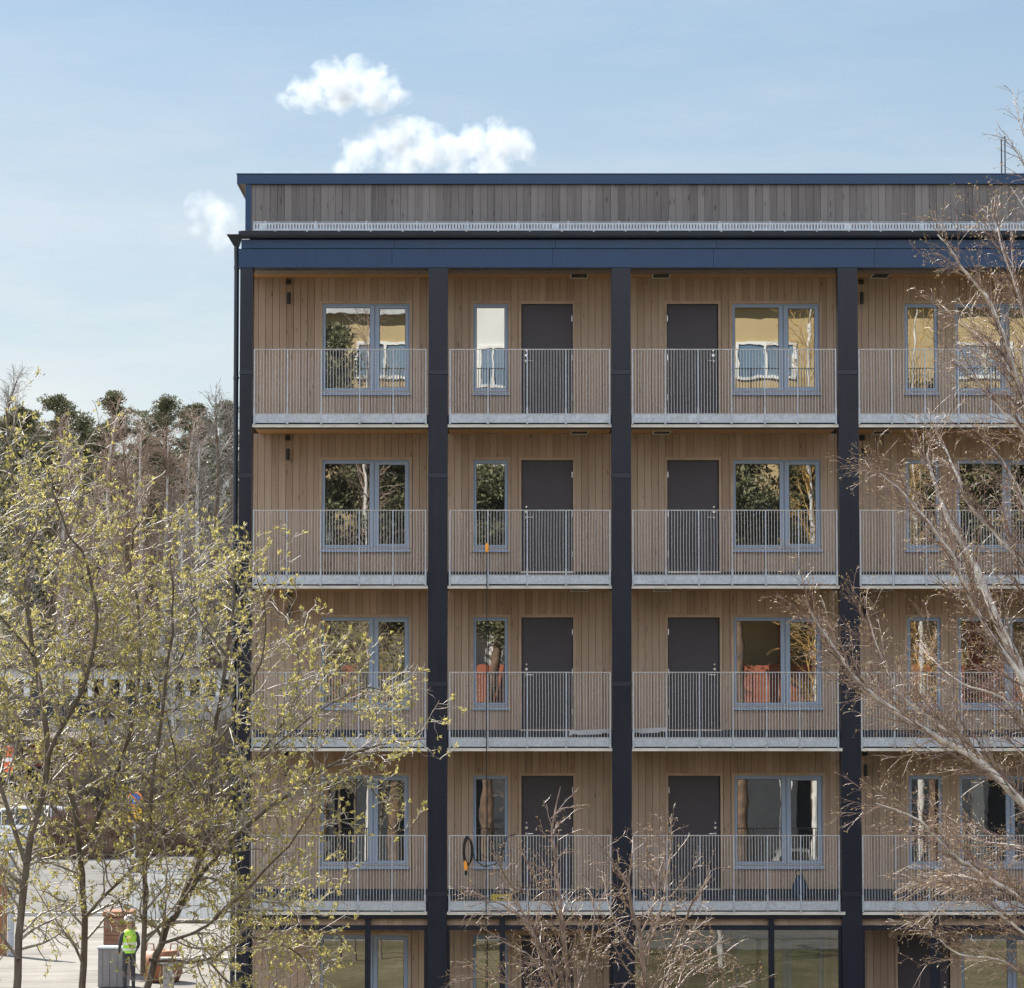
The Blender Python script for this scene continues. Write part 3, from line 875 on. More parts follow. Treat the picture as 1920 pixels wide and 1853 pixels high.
LV = [dict(gap=.105, len=(.40, 1.15), ang=(30, 75), wob=.17, trop=(0, 0, .03), n=9, rf=.6, rmin=.0046, rmax=.016, start=.06, taper=.4),
      dict(gap=.085, len=(.14, .50), ang=(28, 75), wob=.24, trop=(0, 0, .02), n=6, rf=.7, rmin=.0034, rmax=.0065, start=.15, leafy=True, along=1),
      dict(gap=.085, len=(.05, .20), ang=(30, 75), wob=.28, trop=(0, 0, .06), n=4, rf=.8, rmin=.0028, rmax=.0042, start=.25)]
def budding_tree(label, base_px, seed, limbs, Y, extra=(), pale=None):
    b = P(base_px, 1900, Y); root = empty('budding_tree', (b.x, Y, 0))
    tag(root, label, 'tree', 'budding trees in front of the building')
    wd = Wood(seed)
    done = []
    for i, (pts, dY, r0, r1, lv) in enumerate(limbs):
        lp, lr = limb_px(wd, pts, Y, dY, r0 * .64, r1 * .75, .009)
        done.append((lp, lr, lv))
    lp0 = done[0][0]
    foot = wd.limb([(b.x, Y, -.05), (b.x + (lp0[0][0] - b.x) * .5, Y, 1.6), lp0[0]], done[0][1][0] * 1.25, done[0][1][0], .004)
    nt_ = len(wd.br)
    for lp, lr, lv in done: wd.sprout(lp, lr, LV if lv == 0 else LV[lv:])
    off = Vector((b.x, Y, 0))
    o = wd.mesh('trunk', M['bark'], root, (0,)); o.location = -off
    o = wd.mesh('branches', M['twig'], root, (1, 2, 3)); o.location = -off
    tips = [t for t in wd.tips if wd.r.uniform() < .50]
    o = leaves(tips, wd.r, pale or M['budleaf'], root, 'foliage', per=(4, 8), size=(.022, .054), wid=.42, spread=1.0, up=.45); o.location = -off
    return root, wd

budding_tree('budding tree at the photo edge with a leaning dark trunk and pale yellow green leaves', 35, 11, [
    ([(30, 1880), (48, 1620), (90, 1420), (62, 1230), (40, 1050), (20, 900), (12, 770)], 1.0, .062, .010, 0),
    ([(90, 1420), (170, 1250), (175, 1100), (120, 980), (90, 880)], -1.2, .034, .007, 0),
    ([(48, 1620), (-20, 1400), (-50, 1200), (-20, 1000), (25, 860)], .8, .036, .007, 0),
    ([(62, 1230), (-20, 1120), (-60, 1000)], -.7, .022, .007, 0),
    ([(40, 1050), (100, 940), (150, 880)], -.6, .016, .006, 0),
    ([(35, 1800), (-30, 1700), (-60, 1560)], .6, .022, .006, 0),
    ([(62, 1230), (130, 1150), (240, 1120)], 1.1, .018, .006, 0),
], -26.3, pale=M['budleaf'])
budding_tree('budding tree with a forked dark trunk in front of the white van and brown hedge', 150, 23, [
    ([(155, 1880), (158, 1720), (145, 1560), (118, 1400), (88, 1220), (110, 1060), (150, 940)], .9, .058, .008, 0),
    ([(166, 1570), (215, 1460), (255, 1330), (262, 1180), (245, 1050), (262, 960)], -1.0, .04, .007, 0),
    ([(145, 1560), (60, 1470), (10, 1340), (20, 1200)], .9, .024, .006, 0),
    ([(158, 1720), (235, 1640), (300, 1560), (330, 1440), (310, 1330)], -.9, .028, .006, 0),
    ([(255, 1330), (330, 1250), (370, 1140), (360, 1040)], 1.1, .022, .006, 0),
    ([(88, 1220), (170, 1180), (220, 1090)], -1.0, .018, .006, 0),
], -25.2)
budding_tree('wide budding tree whose branches reach across the lowest galleries to the second column', 268, 37, [
    ([(266, 1880), (300, 1770), (338, 1695), (388, 1565), (398, 1400), (425, 1230), (440, 1100), (425, 1010)], .7, .06, .008, 0),
    ([(268, 1830), (272, 1640), (286, 1470), (306, 1300), (325, 1150), (320, 1040)], -1.1, .042, .007, 0),
    ([(338, 1695), (430, 1580), (540, 1490), (640, 1425), (720, 1395), (800, 1385)], -.8, .036, .006, 0),
    ([(388, 1565), (470, 1440), (545, 1330), (560, 1230), (535, 1160)], .9, .026, .006, 0),
    ([(300, 1770), (390, 1735), (470, 1660), (560, 1560), (600, 1490)], -1.2, .026, .006, 0),
    ([(400, 1400), (470, 1300), (500, 1180), (480, 1080)], -.9, .020, .006, 0),
    ([(280, 1800), (380, 1800), (470, 1760), (560, 1790), (590, 1850)], .8, .026, .006, 0),
    ([(470, 1440), (590, 1340), (690, 1290), (760, 1330)], 1.0, .016, .005, 0),
    ([(640, 1425), (700, 1480), (740, 1560), (790, 1530)], .3, .010, .005, 1),
    ([(560, 1475), (620, 1540), (650, 1620), (640, 1660)], .5, .012, .005, 1),
    ([(286, 1470), (210, 1390), (190, 1290), (215, 1200)], .8, .022, .006, 0),
    ([(430, 1580), (470, 1680), (540, 1700), (575, 1760)], .6, .016, .006, 0),
    ([(380, 1790), (440, 1850), (520, 1870)], -.8, .018, .006, 0),
    ([(425, 1230), (370, 1150), (350, 1060)], .5, .016, .006, 0),
], -25.7)

# birch reaching in from beyond the right edge of the frame
BV = [dict(gap=.09, len=(.35, 1.15), ang=(10, 34), wob=.045, trop=(-.01, 0, .006), n=8, rf=.45, rmin=.0030, rmax=.009, start=.08, taper=.5),
      dict(gap=.07, len=(.14, .50), ang=(12, 42), wob=.08, trop=(0, 0, -.03), n=6, rf=.65, rmin=.0022, rmax=.0042, start=.12, leafy=True, along=1),
      dict(gap=.075, len=(.05, .20), ang=(15, 48), wob=.12, trop=(0, 0, -.09), n=4, rf=.75, rmin=.0018, rmax=.0027, start=.2)]
def birch(name, label, base, seed, limbs, Y, group, levels, bark=None, twig=None):
    root = empty(name, (base, Y, 0)); tag(root, label, 'tree', group)
    wd = Wood(seed); done = []
    for pts, dY, r0, r1 in limbs: done.append((*limb_px(wd, pts, Y, dY, r0 * .85, r1 * .8, .004), r0))
    lp = done[0][0]
    wd.limb([(base, Y, -.05), ((base + lp[0][0]) / 2, Y, max(.5, lp[0][2] * .5)), lp[0]], done[0][1][0] * 1.4, done[0][1][0])
    for lp, lr, r0 in done: wd.sprout(lp, lr, levels if r0 > .0125 else levels[1:])
    off = Vector((base, Y, 0))
    wd.mesh('trunk', bark or M['birchbark'], root, (0,)).location = -off
    wd.mesh('branches', twig or M['birchtwig'], root, (1, 2, 3)).location = -off
    leaves(wd.tips, wd.r, M['birchbud'], root, 'buds', per=(1, 2), size=(.012, .032), wid=.4, spread=.8, up=0).location = -off
    return root
birch('birch_tree', 'bare white limbed birch leaning in from the side over the galleries', 5.55, 51, [
    ([(2015, 1700), (1985, 1500), (1915, 1263), (1873, 1173), (1828, 1061), (1789, 993), (1761, 931), (1738, 850)], .9, .075, .008),
    ([(2000, 1600), (1920, 1509), (1840, 1431), (1754, 1382), (1667, 1326), (1611, 1280), (1550, 1195), (1517, 1142)], -1.1, .05, .006),
    ([(1880, 1470), (1834, 1413), (1778, 1373), (1735, 1339), (1686, 1299), (1650, 1225), (1625, 1150)], .3, .022, .005),
    ([(1960, 1340), (1907, 1257), (1851, 1181), (1809, 1097), (1783, 1038), (1733, 971), (1696, 926), (1649, 887)], -.7, .032, .005),
    ([(1990, 1250), (1930, 1085), (1876, 1010), (1815, 945), (1790, 880), (1760, 820)], .8, .034, .006),
    ([(2000, 1050), (1960, 880), (1920, 767), (1880, 627), (1851, 561), (1807, 506), (1778, 462), (1757, 440)], -.8, .036, .005),
    ([(1960, 800), (1917, 723), (1873, 675), (1829, 624), (1800, 601)], .6, .016, .005),
    ([(1980, 900), (1920, 811), (1880, 774), (1822, 701), (1785, 671)], -.5, .018, .005),
    ([(1970, 780), (1935, 640), (1905, 540), (1880, 470), (1870, 425)], .4, .018, .005),
    ([(2010, 900), (1990, 650), (1975, 450), (1950, 330), (1915, 240), (1898, 165)], .2, .012, .004),
    ([(1990, 480), (1950, 380), (1915, 300), (1880, 245)], -.5, .012, .004),
    ([(1990, 620), (1945, 460), (1925, 400), (1895, 350)], .5, .010, .004),
    ([(2010, 1780), (1920, 1690), (1840, 1639), (1797, 1611), (1760, 1577), (1723, 1537), (1642, 1506)], -.9, .028, .005),
    ([(2000, 1700), (1920, 1673), (1812, 1645), (1750, 1643)], .7, .02, .005),
    ([(2010, 1830), (1920, 1750), (1871, 1713), (1828, 1691), (1790, 1700)], -.6, .022, .005),
    ([(1990, 1620), (1920, 1589), (1850, 1580), (1806, 1565)], .6, .016, .005),
    ([(1970, 1180), (1925, 960), (1890, 880), (1850, 830)], .2, .02, .005),
    ([(1990, 1480), (1940, 1380), (1880, 1310), (1800, 1280), (1740, 1230)], .9, .022, .005),
    ([(2010, 1900), (1930, 1830), (1870, 1800), (1800, 1790), (1760, 1760)], .3, .02, .005),
], -26.0, 'bare birches in front of the building', BV)
SV = [dict(gap=.095, len=(.25, .95), ang=(18, 48), wob=.08, trop=(0, 0, .015), n=8, rf=.5, rmin=.0038, rmax=.009, start=.1, stop=.92, taper=.82),
      dict(gap=.08, len=(.10, .40), ang=(18, 55), wob=.14, trop=(0, 0, -.02), n=6, rf=.65, rmin=.0030, rmax=.0046, start=.12, leafy=True, along=2),
      dict(gap=.10, len=(.04, .16), ang=(18, 58), wob=.18, trop=(0, 0, -.07), n=4, rf=.75, rmin=.0019, rmax=.0028, start=.2)]
M['saptwig'] = simple('reddish_twig_highlights', (0.045, 0.024, 0.019), (0.42, 0.30, 0.25), 0.4, scale=12)  # reddish brown, with bright highlights and dark shadows painted into the mottling
M['sapbark'] = simple('brown_sapling_bark', (0.09, 0.058, 0.045), (0.40, 0.31, 0.26), 0.6, scale=10)
birch('birch_sapling', 'bare reddish birch sapling below the doors with one tall straight leader', PX(1075, -26.5, 2100), 61, [
    ([(1075, 1990), (1067, 1847), (1054, 1730), (1048, 1675), (1038, 1585), (1036, 1545), (1051, 1475)], .2, .030, .005),
    ([(1073, 1930), (1035, 1834), (1006, 1769), (974, 1695), (938, 1624), (922, 1600)], -.7, .018, .005),
    ([(1060, 1850), (990, 1733), (954, 1704), (909, 1682), (862, 1662)], .6, .014, .005),
    ([(1054, 1730), (1006, 1650), (974, 1595), (954, 1588)], -.3, .012, .004),
    ([(1070, 1900), (1100, 1800), (1115, 1720), (1105, 1660)], .6, .014, .005),
    ([(1070, 1960), (980, 1860), (900, 1835), (840, 1845)], -.6, .014, .005),
    ([(1060, 1900), (1000, 1800), (950, 1770), (905, 1740)], .4, .012, .005),
    ([(1075, 1960), (1030, 1900), (950, 1880), (890, 1890)], .5, .012, .005),
    ([(1075, 1950), (1110, 1880), (1130, 1800)], -.5, .012, .005),
], -26.5, 'bare birch saplings below the galleries', SV, M['sapbark'], M['saptwig'])
birch('birch_sapling', 'bushy bare birch sapling in front of the third column', PX(1215, -27.2, 2100), 67, [
    ([(1218, 1990), (1209, 1847), (1200, 1753), (1184, 1704), (1177, 1662), (1145, 1611), (1103, 1556)], -.5, .030, .005),
    ([(1184, 1704), (1180, 1656), (1186, 1600), (1187, 1570)], .2, .012, .004),
    ([(1205, 1800), (1240, 1700), (1256, 1611), (1259, 1527)], .5, .016, .004),
    ([(1212, 1880), (1270, 1760), (1300, 1690), (1335, 1640)], -.7, .016, .005),
    ([(1215, 1930), (1290, 1830), (1350, 1790), (1385, 1800)], .6, .016, .005),
    ([(1205, 1800), (1160, 1740), (1140, 1690), (1130, 1640)], .6, .012, .005),
    ([(1217, 1960), (1280, 1900), (1350, 1860), (1400, 1850)], -.6, .014, .005),
    ([(1200, 1753), (1230, 1680), (1222, 1620), (1210, 1580)], -.4, .011, .004),
    ([(1210, 1860), (1165, 1800), (1145, 1760)], -.6, .012, .005),
    ([(1214, 1900), (1255, 1820), (1290, 1760), (1310, 1720)], .3, .013, .005),
], -27.2, 'bare birch saplings below the galleries', SV, M['sapbark'], M['saptwig'])

# ---------------------------------------------------------------- the wood on the hill
M['needle'] = leaf('pine_needles', (0.075, 0.082, 0.045), (0.225, 0.215, 0.12), 0.12, 0.8)
M['pinebark'] = simple('pine_bark', (0.07, 0.048, 0.036), (0.20, 0.125, 0.08), 0.9, scale=3)
M['haze_twig'] = simple('brown_birch_twigs', (0.24, 0.17, 0.13), (0.40, 0.30, 0.24), 0.8, scale=.5)
M['grey_twig'] = simple('grey_bare_twigs', (0.15, 0.135, 0.125), (0.28, 0.25, 0.23), 0.8, scale=.5)
M['whitebark'] = simple('white_birch_trunk', (0.42, 0.40, 0.38), (0.62, 0.60, 0.57), 0.7, scale=2)
M['goldtwig'] = simple('golden_twigs', (0.36, 0.22, 0.07), (0.55, 0.36, 0.13), 0.8, scale=.5)
def pine(px, topy, Y, seed, label, spread=2.0, low=.35, dens=1.0):
    r = np.random.RandomState(seed)
    x = PX(px, Y, 1000); z0 = ground_z(x, Y) - .1; z1 = PZ(topy, Y)
    root = empty('pine_tree', (x, Y, z0)); tag(root, label, 'tree', 'pines on the hill')
    hgt = z1 - z0
    wd = Wood(seed)
    tr, rr = wd.limb([(0, 0, 0), (r.normal(0, .15), 0, hgt * .35), (r.normal(0, .3), 0, hgt * .7), (r.normal(0, .25), 0, hgt * .95)], hgt * .015, .04, .03)
    cl = []
    nb = int((1 - low) * hgt * 3.1 * dens)
    for i in range(nb):                             # boughs carrying flat pads of needles, with gaps between
        f = low + (1 - low) * ((i + r.uniform(0, 1.6)) / (nb + .6)); f = min(f, .985)
        g = f * (len(tr) - 1); k = min(int(g), len(tr) - 2)
        p = tr[k] * (1 - g + k) + tr[k + 1] * (g - k)
        t = (f - low) / (1 - low)
        rad = spread * (.45 + .55 * min(1, t * 3)) * (1.05 - t ** 2.2) * r.uniform(.35, 1.25) + .3
        a = r.uniform(0, 6.283)
        b = wd.walk(p, np.array([math.cos(a), math.sin(a), r.uniform(-.1, .55)]), rad, 5, .2, np.array([0, 0, .08]))
        wd.br.append((b, np.linspace(.05, .016, 6), 1))
        for _ in range(int(6 + rad * 3.8)):
            u = min(r.uniform(.08, 1.0) ** .75, 1) * 4.99; q_ = min(int(u), 4)
            c0 = b[q_] + (b[q_ + 1] - b[q_]) * (u - q_)
            cl.append((c0 + r.normal(0, 1, 3) * np.array([.30, .30, .14]) * (.6 + .3 * rad), r.uniform(.18, .55)))
    cl = [c for c in cl if r.uniform() < .9] + [(tr[-1] + np.array([0, 0, .1]), .35)]
    q = np.array([c[1] for c in cl]); C = np.array([c[0] for c in cl])
    idx = np.repeat(np.arange(len(cl)), (95 * q / .5).astype(int)); n = len(idx)
    v = nrm(r.normal(0, 1, (n, 3)))
    off = v * (r.uniform(.15, 1, n) ** .5 * q[idx])[:, None] * np.array([1.15, 1.15, .6])
    d = nrm(v + r.normal(0, .3, (n, 3)) + np.array([0, 0, .3])); s = r.uniform(.08, .20, n)[:, None]
    sd = nrm(np.cross(d, r.normal(0, 1, (n, 3)))) * .05
    b = C[idx] + off
    V = np.stack([b - sd, b + sd, b + d * s], 1).reshape(-1, 3)
    wd.mesh('trunk', M['pinebark'], root, (0, 1))
    m = MB(); m.v.append(V); m.f = np.arange(3 * n).reshape(-1, 3).tolist(); m.n = 3 * n; m.build('crown', M['needle'], root)
for a in [(25, 745, 150, 101, 'dark pine with a dense crown beside a bare treetop', 4.0, .12),
          (98, 724, 156, 102, 'broad dense pine, darkest crown of the wood', 3.6, .12),
          (152, 775, 166, 103, 'shorter pine filling the gap between two taller pines', 3.2, .1),
          (214, 722, 160, 104, 'tall pine with a tufted top over the brown birches', 2.3, .38, 1.0),
          (314, 730, 158, 105, 'pine with an open layered crown and see through gaps', 2.9, .38, .85),
          (366, 742, 162, 106, 'rounded pine crown next to the bare grey tree by the building', 2.9, .28, 1.0),
          (436, 735, 170, 107, 'pine half hidden behind the downpipe of the building', 1.6, .4, .8),
          (275, 805, 172, 108, 'low distant pine between the tufted pine and the layered pine', 3.8, .1),
          (62, 770, 170, 109, 'low dark pine squeezed between the two densest crowns', 2.4, .1),
          (185, 800, 178, 110, 'distant pine behind the brown birches', 3.8, .05),
          (330, 850, 178, 111, 'distant low pine under the layered pine', 3.8, .05),
          (395, 830, 180, 112, 'distant low pine behind the grey bare trees', 3.8, .05),
          (120, 800, 182, 113, 'distant pine in the dip beside the darkest crown', 3.8, .05),
          (70, 850, 186, 116, 'distant low pine filling the wood behind the dense crowns', 4.0, .02),
          (300, 900, 186, 117, 'distant low pine behind the slender birch', 4.0, .02),
          (370, 920, 188, 118, 'distant low pine behind the rounded crown', 4.0, .02),
          (150, 920, 188, 119, 'distant low pine behind the shorter pine', 4.0, .02),
          (450, 900, 186, 120, 'distant low pine at the building corner', 4.0, .02),
          (-20, 760, 160, 114, 'dense pine cut off by the photo edge', 4.0, .1),
          (240, 900, 168, 115, 'lowest distant pine seen through the birch crowns', 3.8, .05)]:
    pine(*a)
FV = [dict(gap=.20, len=(1.2, 3.8), ang=(16, 46), wob=.06, trop=(0, 0, .04), n=6, rf=.4, rmin=.018, rmax=.04, start=.18, taper=.55),
      dict(gap=.18, len=(.5, 1.6), ang=(18, 50), wob=.10, trop=(0, 0, -.05), n=5, rf=.7, rmin=.012, rmax=.02, start=.1),
      dict(gap=.22, len=(.25, .8), ang=(18, 48), wob=.12, trop=(0, 0, -.18), n=3, rf=.8, rmin=.009, rmax=.012, start=.2)]
def bare(px, topy, Y, seed, label, twig, bark, name='birch_tree', sc_=1.0, group='bare trees on the hill'):
    x = PX(px, Y, 1000); z0 = ground_z(x, Y) - .1; z1 = PZ(topy, Y)
    root = empty(name, (x, Y, z0)); tag(root, label, 'tree', group)
    wd = Wood(seed); h = z1 - z0
    tr = wd.limb([(0, 0, 0), (wd.r.normal(0, .25), 0, h * .4), (wd.r.normal(0, .4), 0, h * .75), (wd.r.normal(0, .3), 0, h)], h * .012, .02, .02)
    lv = [dict(q, len=(q['len'][0] * sc_, q['len'][1] * sc_)) for q in FV]
    wd.sprout(tr[0], tr[1], lv)
    wd.mesh('trunk', bark, root, (0,)); wd.mesh('branches', twig, root, (1, 2, 3), (6, 4, 3, 3))
for a in [(207, 770, 142, 201, 'bare brown twigged birch with a straight white trunk below the tufted pine', M['haze_twig'], M['whitebark']),
          (272, 800, 138, 202, 'bare birch with a broad brown crown and curved white trunk', M['haze_twig'], M['whitebark']),
          (345, 790, 140, 203, 'slender bare birch between the open pine and grey tree', M['haze_twig'], M['whitebark']),
          (400, 765, 134, 204, 'grey bare tree with upswept branches next to the building corner', M['grey_twig'], M['pinebark'], 'bare_tree'),
          (430, 780, 144, 205, 'grey bare tree touching the downpipe', M['grey_twig'], M['pinebark'], 'bare_tree'),
          (30, 705, 175, 206, 'bare treetop sticking up above the dark pines', M['grey_twig'], M['pinebark'], 'bare_tree'),
          (140, 860, 136, 207, 'bare brown birch in front of the darkest pine', M['haze_twig'], M['whitebark']),
          (180, 930, 128, 208, 'small bare brown tree lowest on the grassy slope', M['haze_twig'], M['pinebark'], 'bare_tree'),
          (330, 960, 124, 209, 'small bare tree on the slope above the parking deck', M['grey_twig'], M['whitebark'], 'birch_tree'),
          (110, 800, 148, 211, 'bare brown birch rising between the two densest pines', M['haze_twig'], M['whitebark']),
          (240, 830, 134, 212, 'bare brown tree between the two white birch trunks', M['haze_twig'], M['pinebark'], 'bare_tree'),
          (306, 820, 136, 213, 'bare brown birch right of the curved white trunk', M['haze_twig'], M['whitebark']),
          (375, 830, 130, 214, 'grey bare tree filling the gap beside the upswept tree', M['grey_twig'], M['whitebark'], 'bare_tree'),
          (60, 920, 130, 210, 'small grey bare tree under the pines at the photo edge', M['grey_twig'], M['pinebark'], 'bare_tree')]:
    bare(*a)

# brown leafless hedge bushes along the street
M['hedge'] = simple('leafless_hedge_twigs', (0.14, 0.085, 0.06), (0.30, 0.20, 0.14), 0.85, scale=.6)
def bush(px, Y, w_, h, seed, label, mat):
    r = np.random.RandomState(seed); x = PX(px, Y, 1600); z0 = ground_z(x, Y)
    root = empty('hedge_bush', (x, Y, z0)); tag(root, label, 'bush', 'leafless hedge bushes')
    m = MB(); st = MB()
    for i in range(1500):
        a = r.uniform(0, 6.283); rr = math.sqrt(r.uniform(0, 1)) * .45
        p = np.array([math.cos(a) * w_ * rr, math.sin(a) * w_ * rr * .7, 0.02])
        e = math.acos(r.uniform(.05, 1)); b = r.uniform(0, 6.283)
        d = np.array([math.cos(b) * math.sin(e) * w_ * .5, math.sin(b) * math.sin(e) * w_ * .36, math.cos(e) * h])
        q = p * .3 + d * r.uniform(.75, 1.05)
        mid = (p + q) / 2 + r.normal(0, .12, 3); mid[2] = max(mid[2], .05)
        (st if i % 9 == 0 else m).tube([p, mid, q], [.014, .011, .008], 3, cap=False)
        for _ in range(3):
            t = r.uniform(.4, 1); s0 = mid * (1 - t) + q * t
            m.tube([s0, s0 + r.normal(0, .2, 3) + unit(d) * .2], [.008, .006], 3, cap=False)
    st.build('stems', M['pinebark'], root); m.build('twigs', mat, root)
bush(135, 84, 3.4, 2.3, 301, 'reddish brown leafless bush beside the white van', M['hedge'])
bush(215, 86, 3.4, 2.1, 302, 'middle leafless bush of the hedge behind the traffic sign', M['hedge'])
bush(300, 87, 3.6, 2.2, 303, 'leafless bush of the hedge above the white fence', M['hedge'])
bush(390, 88, 3.6, 2.3, 304, 'leafless hedge bush nearest the building', M['hedge'])
M['scrub'] = simple('grey_brown_scrub', (0.13, 0.105, 0.085), (0.28, 0.235, 0.19), 0.85, scale=.6)
for px_, Y_, w__, h_, sd_, lb_ in [(190, 104, 4.6, 4.6, 311, 'tall grey brown scrub right of the red shed'), (265, 110, 5.0, 5.2, 312, 'tall grey brown scrub in front of the pale deck wall'), (340, 106, 4.8, 4.4, 313, 'grey brown scrub behind the traffic sign hedge'), (420, 112, 5.2, 5.4, 314, 'grey brown scrub at the building corner'), (20, 118, 4.6, 5.0, 315, 'grey brown scrub behind the marker board')]:
    bush(px_, Y_, w__, h_, sd_, lb_, M['scrub'])
# ---------------------------------------------------------------- street side things seen through the trees
def at(px, py_ground, z=0.0):
    """ground point seen at a photograph pixel"""
    u = (926.5 - py_ground) / FPX; r = (px - 960) / FPX
    dz = SP + u * CP
    t = (z - EYE.z) / dz
    return Vector((r * t, EYE.y + (CP - u * SP) * t, z))
# parking deck below the wooded slope
dk = empty('parking_deck', (-28, 126, 0)); tag(dk, 'low flat roofed deck with a white upper band, white pillars and dark openings', 'building')
DY = 126.0
z_ = lambda py: PZ(py, DY)
xa, xb = PX(-60, DY, 1300), PX(640, DY, 1300)
o = Vector((-28, 126, 0))
def dpart(m, name, mat, parent=None):
    ob = m.build(name, mat, parent or dk)
    if parent is None: ob.location = -o
    return ob
M['whitewall'] = simple('white_painted_boards', (0.62, 0.64, 0.66), (0.74, 0.75, 0.76), 0.7)
M['darkwall'] = simple('dark_boards_and_recess', (0.025, 0.028, 0.036), (0.04, 0.043, 0.05), 0.8)
M['greywall'] = simple('grey_render', (0.30, 0.29, 0.29), (0.40, 0.39, 0.39), 0.85)
M['brownroof'] = simple('brown_roof_felt', (0.05, 0.036, 0.03), (0.09, 0.066, 0.05), 0.9)
m = MB(); m.box(xa - .4, xb, DY - .6, DY + 11, z_(1252), z_(1243)); dpart(m, 'roof', M['brownroof'])
m = MB(); m.box(xa, xb, DY, DY + .2, z_(1274), z_(1252.3)); dpart(m, 'fascia', M['whitewall'])
m = MB(); m.box(xa, xb, DY + 3.5, DY + 10, 0, z_(1252.5)); dpart(m, 'wall', M['greywall'])
for i, px in enumerate(range(-40, 640, 30)):
    xx = PX(px, DY, 1300)
    m = MB(); m.box(xx - .18, xx + .18, DY + .02, DY + .3, z_(1306), z_(1274.3)); dpart(m, 'pillar', M['whitewall'])
m = MB(); m.box(xa, PX(300, DY, 1300), DY - .05, DY + .35, z_(1342), z_(1306.3)); dpart(m, 'parapet', M['darkwall'])
m = MB(); m.box(PX(300.5, DY, 1300), xb, DY - .05, DY + .35, z_(1350), z_(1306.3)); dpart(m, 'parapet', M['greywall'])
m = MB(); m.box(xa, xb, DY + .36, DY + 3.4, z_(1345), z_(1338)); dpart(m, 'floor_slab', M['greywall'])
m = MB(); m.box(xa, xb, DY + .4, DY + .7, 0, z_(1345.5)); dpart(m, 'lower_wall', M['greywall'])
# dark red shed
M['redboard'] = simple('dark_red_boards', (0.085, 0.018, 0.016), (0.13, 0.03, 0.026), 0.8, scale=2, sc3=(6, 1, .5))
sh = empty('red_shed', (PX(120, 112, 1450), 112, 0)); tag(sh, 'dark red boarded shed with a black doorway behind the white van', 'shed')
o2 = Vector(sh.location)
def spart(m, name, mat):
    ob = m.build(name, mat, sh); ob.location = -o2; return ob
zs_ = lambda py: PZ(py, 112.0)
x0, x1 = PX(48, 112, 1450), PX(168, 112, 1450)
m = MB(); m.plate(x0, x1, 0, zs_(1392), [(PX(52, 112, 1450), PX(112, 112, 1450), -.1, zs_(1438))], 112, 116); spart(m, 'wall', M['redboard'])
m = MB(); m.box(PX(52, 112, 1450), PX(112, 112, 1450), 112.6, 112.7, 0, zs_(1438)); spart(m, 'doorway', M['black'])  # black sheet stands in for the shade inside the opening
m = MB(); m.add([(x0 - .3, 111.6, zs_(1391)), (x1 + .3, 111.6, zs_(1391)), (x1 + .3, 116.3, zs_(1378)), (x0 - .3, 116.3, zs_(1378)), (x0 - .3, 111.6, zs_(1387)), (x1 + .3, 111.6, zs_(1387)), (x1 + .3, 116.3, zs_(1374)), (x0 - .3, 116.3, zs_(1374))],
              [(3, 2, 1, 0), (4, 5, 6, 7), (0, 1, 5, 4), (1, 2, 6, 5), (2, 3, 7, 6), (3, 0, 4, 7)]); spart(m, 'roof', M['brownroof'])

